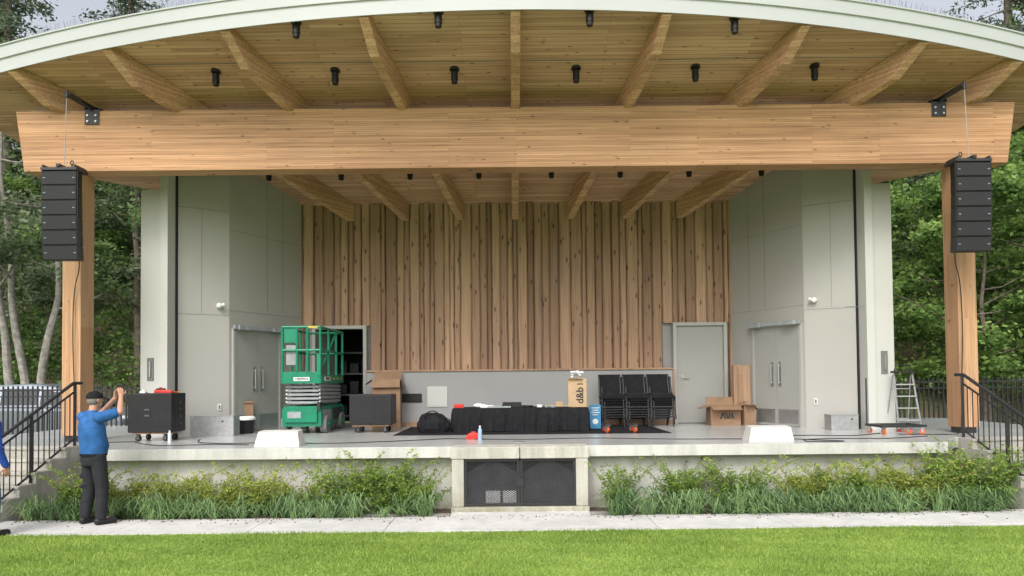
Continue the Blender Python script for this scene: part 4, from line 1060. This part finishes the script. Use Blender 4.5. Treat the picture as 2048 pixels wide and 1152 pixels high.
# ------------------------------------------------------------------ vehicles
def car(loc, rz, label, paint):
    C = thing('parked_car', label, 'car', loc, rz)
    mb = MB(); body = [(-2.25, .35), (-2.2, .25), (2.15, .25), (2.25, .4), (2.22, .68), (2.05, .82), (1.2, .98), (-2.15, 1.02), (-2.28, .8)]
    mb.prism(body, 'y', -.9, .9); mb.obj('car_body', paint, C, bevel=.07, smooth=True)
    mb = MB(); lo = [(-2.12, 1.0), (1.25, .97), (.45, 1.52), (-.2, 1.6), (-1.6, 1.56), (-1.95, 1.45)]
    vs = [(x, -.86 + (z - 1) * .28, z) for x, z in lo] + [(x, .86 - (z - 1) * .28, z) for x, z in lo]
    mb.add(vs, [tuple(range(6)), tuple(range(6, 12))] + [(i, (i + 1) % 6, 6 + (i + 1) % 6, 6 + i) for i in range(6)]); mb.obj('cabin', paint, C, bevel=.05, smooth=True)
    for pts in ([(-1.85, 1.06), (-.95, 1.06), (-.95, 1.46), (-1.72, 1.44)], [(-.88, 1.06), (.05, 1.06), (.05, 1.47), (-.88, 1.48)], [(.12, 1.06), (1.0, 1.04), (.5, 1.38), (.12, 1.45)]):
        for s in (-1, 1):
            mb = MB()
            vs = [(x, s * (.866 - (z - 1) * .28), z) for x, z in pts]; vs2 = [(x, s * (.85 - (z - 1) * .28), z) for x, z in pts]
            mb.add(vs + vs2, [(0, 1, 2, 3), (0, 1, 5, 4), (1, 2, 6, 5), (2, 3, 7, 6), (3, 0, 4, 7)])
            mb.obj('side_window', 'glass', C)
    mb = MB(); mb.add([(1.26, -.74, 1.0), (1.26, .74, 1.0), (.52, .66, 1.51), (.52, -.66, 1.51), (1.2, -.74, 1.0), (1.2, .74, 1.0), (.46, .66, 1.51), (.46, -.66, 1.51)], [(0, 1, 2, 3), (4, 5, 6, 7), (0, 1, 5, 4), (1, 2, 6, 5), (2, 3, 7, 6), (3, 0, 4, 7)]); mb.obj('windscreen', 'glass', C)
    for x in (-1.4, 1.35):
        for s in (-1, 1):
            mb = MB(); mb.cyl((x, s * .7, .33), (x, s * .92, .33), .33, n=24); w_ = mb.obj('wheel', 'tyreblack', C, smooth=True)
            mb = MB(); mb.cyl((x, s * .921, .33), (x, s * .93, .33), .2, n=18); mb.obj('rim', 'alu', w_, smooth=True)
    for s in (-1, 1):
        mb = MB(); mb.sph((2.12, s * .68, .7), .14, .15, .08); mb.obj('headlight', 'clear', C, smooth=True)
        mb = MB(); mb.sph((.95, s * .98, 1.05), .08, .09, .06); mb.obj('wing_mirror', paint, C, smooth=True)
    return C
car((-12.1, 18.7, .36), 0, 'silver hatchback parked behind the picket fence', 'carpaint')
car((-17.2, 19.6, .36), rad(4), 'silver car parked further along behind the picket fence', 'carpaint')

# ------------------------------------------------------------------ shrubs & border
def shrub_mesh(seed, Rr, H, nst, m, name):
    r = random.Random(seed); mb = MB(); cen = []; tn = []
    for s in range(nst):
        long_ = r.random() < .24
        a = r.uniform(0, 6.283); ln_ = r.uniform(.45, 1.15); b = Vector((math.cos(a) * .08, math.sin(a) * .06, 0)); pts = []
        rr = Rr * ln_ * r.uniform(.25, 1); hh = H * r.uniform(.3, .95)
        if long_: rr = Rr * r.uniform(.5, 1.5); hh = H * r.uniform(.9, 1.32)
        for k in range(8):
            t = k / 7; pts.append(b + Vector((math.cos(a) * rr * t ** 1.25, math.sin(a) * rr * .45 * t ** 1.25, hh * (1.2 * t - .30 * t ** 3))) + Vector((r.gauss(0, .014), r.gauss(0, .014), 0)))
        if s % 2 == 0 or long_: mb.tube(pts, .005, 3, r1=.002)
        tb = r.uniform(.0, .95)
        for k in range(2, 8):
            for _ in range(9 if long_ else 14):
                sg = .024 if long_ else .038
                p = pts[k].lerp(pts[k - 1], r.random()) + Vector((r.gauss(0, sg), r.gauss(0, sg), r.gauss(0, sg * .7)))
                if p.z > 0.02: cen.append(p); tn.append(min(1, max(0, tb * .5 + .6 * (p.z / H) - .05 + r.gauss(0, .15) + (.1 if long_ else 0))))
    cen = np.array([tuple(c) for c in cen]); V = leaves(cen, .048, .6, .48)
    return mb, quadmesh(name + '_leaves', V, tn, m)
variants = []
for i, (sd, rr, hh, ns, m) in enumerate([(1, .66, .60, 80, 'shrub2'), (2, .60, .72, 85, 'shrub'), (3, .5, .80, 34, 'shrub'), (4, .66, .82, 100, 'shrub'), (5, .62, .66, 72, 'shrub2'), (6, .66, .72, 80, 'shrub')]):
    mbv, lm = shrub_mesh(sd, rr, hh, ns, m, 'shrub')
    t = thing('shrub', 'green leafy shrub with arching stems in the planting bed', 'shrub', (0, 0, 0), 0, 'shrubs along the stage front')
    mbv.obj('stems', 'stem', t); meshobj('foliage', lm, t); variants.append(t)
used = set()
spots = [(-6.35, 5, .9), (-5.75, 0, .95), (-5.05, 4, .95), (-4.4, 0, .85), (-3.75, 4, .95), (-3.2, 0, .85), (-2.5, 1, 1.05), (-1.95, 3, .98), (-1.5, 5, .78),
         (1.45, 2, .92), (2.35, 3, .92), (3.15, 1, 1.0), (4.1, 4, 1.02), (4.65, 5, 1.0), (5.2, 0, 1.05), (5.75, 4, 1.05), (6.2, 3, 1.05), (6.7, 1, 1.28)]
for i, (x, v, s) in enumerate(spots):
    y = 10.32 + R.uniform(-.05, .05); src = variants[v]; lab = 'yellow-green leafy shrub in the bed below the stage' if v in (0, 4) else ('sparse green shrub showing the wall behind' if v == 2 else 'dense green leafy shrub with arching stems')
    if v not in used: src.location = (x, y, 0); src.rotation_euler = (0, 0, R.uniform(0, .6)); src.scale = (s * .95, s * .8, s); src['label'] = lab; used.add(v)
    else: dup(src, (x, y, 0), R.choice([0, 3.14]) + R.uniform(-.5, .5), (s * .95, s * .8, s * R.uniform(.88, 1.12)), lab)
V = []; tn = []
for side, (a, b) in ((-1, (-6.9, -1.15)), (1, (1.3, 7.0))):
    for c in range(105):
        cx = R.uniform(a, b); cy = R.uniform(9.96, 10.2)
        if side < 0 and cx > -3.0 and R.random() < .6: continue
        hh0 = R.uniform(.10, .36); tb = R.uniform(.15, .9)
        for k in range(24):
            an = R.uniform(0, 6.283); d = Vector((math.cos(an), math.sin(an) * .7, 0)); sd = Vector((-d.y, d.x, 0)) * .007
            if abs(d.y) > .4: sd = Vector((.007, 0, .001))
            hh = hh0 * R.uniform(.5, 1.25); sp = R.uniform(.12, .40)
            p0 = Vector((cx + R.uniform(-.05, .05), cy + R.uniform(-.03, .03), 0))
            p1 = p0 + d * sp * .28 + Vector((0, 0, hh * .7)); p2 = p0 + d * sp * .7 + Vector((0, 0, hh)); p3 = p0 + d * sp * 1.25 + Vector((0, 0, hh * R.uniform(.35, .8)))
            for q0, q1, w0, w1 in ((p0, p1, 1, 1), (p1, p2, 1, .8), (p2, p3, .8, .15)):
                V += [q0 - sd * w0, q0 + sd * w0, q1 + sd * w1, q1 - sd * w1]; tn.append(min(1, max(0, tb + R.gauss(0, .15))))
tag(meshobj('ornamental_grass', quadmesh('ornamental_grass', np.array([tuple(v) for v in V]), tn, 'strap')), kind='stuff', label='strappy green ornamental grass edging the path', cat='grass')

# ------------------------------------------------------------------ trees
def make_tree(name, seed, H, CR, tr, nleaf, lsize, lm, bark, label, low=.2, multi=1):
    r = random.Random(seed); mb = MB(); clumps = []
    for st in range(multi):
        bx0 = (st - (multi - 1) / 2) * .35; dirx = r.uniform(-.12, .12) + (st - (multi - 1) / 2) * .1; pts = []
        for k in range(9):
            t = k / 8; pts.append(Vector((bx0 + dirx * H * t * .8 + r.gauss(0, .08) * (k > 0), r.gauss(0, .08) * (k > 0), H * .92 * t)))
        mb.tube(smoothpts(pts, 3), tr, 9, r1=tr * .12)
        nl = 20 // multi + 3
        for l in range(nl):
            t = low + (0.97 - low) * (l + r.random()) / nl; i = min(7, int(t * 8)); b = pts[i].lerp(pts[i + 1], t * 8 - i)
            a = r.uniform(0, 6.283); ext = CR * (1.05 - .75 * abs(t - .5) * 1.3) * r.uniform(.6, 1.1); up = r.uniform(.0, .55)
            q = [b]
            for k in range(1, 5): f = k / 4; q.append(b + Vector((math.cos(a) * ext * f, math.sin(a) * ext * f, up * ext * f * f ** .3 + r.gauss(0, .12))))
            mb.tube(q, tr * .32 * (1.1 - t * .6), 6, r1=.015)
            for k in range(2, 5):
                clumps.append(q[k])
                for _ in range(2):
                    a2 = a + r.uniform(-1.2, 1.2); e = q[k] + Vector((math.cos(a2), math.sin(a2), r.uniform(-.2, .5))) * ext * r.uniform(.2, .4); mb.tube([q[k], e], .022, 4, r1=.008); clumps.append(e)
    nc = len(clumps); per = nleaf // nc; C = []; T = []
    for c in clumps:
        sg = r.uniform(.18, .42); k = int(per * r.uniform(.3, 1.4)); tb = r.uniform(.15, .7)
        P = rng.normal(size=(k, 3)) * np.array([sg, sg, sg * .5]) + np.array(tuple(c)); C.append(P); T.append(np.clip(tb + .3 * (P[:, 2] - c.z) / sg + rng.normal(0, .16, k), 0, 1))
    C = np.concatenate(C); T = np.concatenate(T)
    t = thing(name, label, 'tree', (0, 0, 0), 0, 'trees around the bandshell')
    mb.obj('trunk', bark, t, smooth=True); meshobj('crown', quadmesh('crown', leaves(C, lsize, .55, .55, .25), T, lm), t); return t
def make_conifer(seed, H, CR, label):
    r = random.Random(seed); mb = MB(); mb.tube([(0, 0, 0), (.1, 0, H * .5), (0, 0, H)], .32, 9, r1=.03); C = []; T = []
    for l in range(110):
        t = .15 + .84 * l / 110; a = r.uniform(0, 6.283); ext = CR * (1.05 - t) ** .8 * r.uniform(.6, 1.1); b = Vector((0, 0, H * t)); e = b + Vector((math.cos(a) * ext, math.sin(a) * ext, -ext * .22)); mb.tube([b, e], .035, 4, r1=.01)
        k = 150; f = rng.uniform(.15, 1, k); P = np.array(tuple(b))[None] * (1 - f[:, None]) + np.array(tuple(e))[None] * f[:, None] + rng.normal(size=(k, 3)) * np.array([.28, .28, .16]); P[:, 2] -= .15 * rng.random(k); C.append(P); T.append(np.clip(rng.normal(.4, .2, k) + r.uniform(-.15, .2), 0, 1))
    t = thing('conifer_tree', label, 'tree', (0, 0, 0), 0, 'conifers above the bandshell')
    mb.obj('trunk', 'bark', t, smooth=True); meshobj('crown', quadmesh('crown', leaves(np.concatenate(C), .26, .5, .35, .3), np.concatenate(T), 'needle'), t); return t
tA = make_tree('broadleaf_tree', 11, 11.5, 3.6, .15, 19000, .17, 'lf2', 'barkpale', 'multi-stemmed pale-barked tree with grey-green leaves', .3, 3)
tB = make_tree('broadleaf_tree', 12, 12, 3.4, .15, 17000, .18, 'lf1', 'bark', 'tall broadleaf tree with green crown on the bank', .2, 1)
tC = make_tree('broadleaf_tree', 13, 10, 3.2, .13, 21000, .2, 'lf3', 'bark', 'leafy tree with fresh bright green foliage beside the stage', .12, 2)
tD = make_conifer(21, 25, 4.2, 'tall dark conifer rising above the roof')
def put(t, x, y, rz=0, s=1, first=False, label=None):
    l = (x, y, tz(x, y) - .1)
    if first: t.location = l; t.rotation_euler = (0, 0, rz); t.scale = (s,) * 3; return t
    return dup(t, l, rz, s, label)
put(tA, -15.9, 23.2, .3, 1.0, True); put(tB, -13.0, 24.5, 0, 1, True); put(tC, 14.4, 21.8, .6, .85, True); put(tD, -24.5, 34, 0, 1., True)
put(tB, -20.5, 27, 2., 1.0); put(tA, -13.2, 29, 1.7, .85); put(tC, -18.2, 29.5, 1, .75)
put(tC, 17.8, 24, 2.6, 1.05); put(tB, 13.3, 27, 1.1, .95); put(tA, 17.5, 28, 4, .85); put(tC, 12.3, 24.6, 4.1, .8); put(tB, 21.5, 29, 3, 1.05)
put(tD, -29, 38, 2, 1.1); put(tD, 27, 38, 1, 1.05); put(tD, 33, 36, 3, 1.); put(tD, -20.5, 38, 4, .9)
C = []; T = []
for i in range(1200):
    s = R.choice([-1, 1]); x = s * R.uniform(10, 44); y = R.uniform(31, 46); g = tz(x, y); top = (2.6 if s < 0 else 4.4) + 2.6 * math.sin(x * .45) + 1.8 * math.sin(x * 1.3 + 2)
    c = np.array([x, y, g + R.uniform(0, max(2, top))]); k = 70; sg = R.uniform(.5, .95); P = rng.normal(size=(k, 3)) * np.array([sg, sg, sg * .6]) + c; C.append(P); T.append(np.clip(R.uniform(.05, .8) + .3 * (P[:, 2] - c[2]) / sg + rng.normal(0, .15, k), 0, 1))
tag(meshobj('far_wood', quadmesh('far_wood', leaves(np.concatenate(C), .34, .5, .6), np.concatenate(T), 'lf4')), kind='stuff', label='dense mixed woodland on the hill behind', cat='woodland')
C = []; T = []
for i in range(800):
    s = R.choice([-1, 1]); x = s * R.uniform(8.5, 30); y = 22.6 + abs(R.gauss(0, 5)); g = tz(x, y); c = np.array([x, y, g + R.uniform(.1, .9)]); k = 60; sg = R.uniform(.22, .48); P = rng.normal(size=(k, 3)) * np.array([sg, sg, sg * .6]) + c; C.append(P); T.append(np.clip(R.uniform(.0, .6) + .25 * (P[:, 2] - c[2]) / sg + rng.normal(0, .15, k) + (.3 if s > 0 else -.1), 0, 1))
tag(meshobj('undergrowth', quadmesh('undergrowth', leaves(np.concatenate(C), .17, .5, .6), np.concatenate(T), 'lf3')), kind='stuff', label='leafy green undergrowth on the bank', cat='undergrowth')

# ------------------------------------------------------------------ light, world, camera
w = bpy.data.worlds.new('World'); scene.world = w; w.use_nodes = True
nt = w.node_tree; sky = nt.nodes.new('ShaderNodeTexSky'); sky.sky_type = 'NISHITA'; sky.sun_disc = False
el, az = rad(46), rad(195)
sky.sun_elevation = el; sky.sun_rotation = az; sky.dust_density = 5; sky.air_density = 1.0; sky.ozone_density = 1
hs = nt.nodes.new('ShaderNodeHueSaturation'); hs.inputs['Saturation'].default_value = .3; hs.inputs['Value'].default_value = 1.68
nt.links.new(sky.outputs[0], hs.inputs['Color']); nt.links.new(hs.outputs[0], nt.nodes['Background'].inputs[0]); nt.nodes['Background'].inputs[1].default_value = .15
sl = bpy.data.lights.new('sun', 'SUN'); sl.energy = .85; sl.angle = rad(20); sl.color = (1, .98, .95)
so = bpy.data.objects.new('sun', sl); COL.objects.link(so)
d = Vector((math.sin(az) * math.cos(el), math.cos(az) * math.cos(el), math.sin(el)))
so.rotation_euler = d.to_track_quat('Z', 'Y').to_euler()
cam = bpy.data.cameras.new('camera'); co = bpy.data.objects.new('camera', cam); COL.objects.link(co)
cam.sensor_width = 36; cam.lens = 24.96; cam.shift_y = .0732; cam.clip_end = 2000
co.matrix_world = Matrix.Translation((-.1, 0, 1.9)) @ Matrix.Rotation(rad(91.5), 4, 'X') @ Matrix.Rotation(rad(-.55), 4, 'Z')
scene.camera = co
scene.view_settings.view_transform = 'Standard'; scene.view_settings.look = 'None'; scene.view_settings.exposure = 0
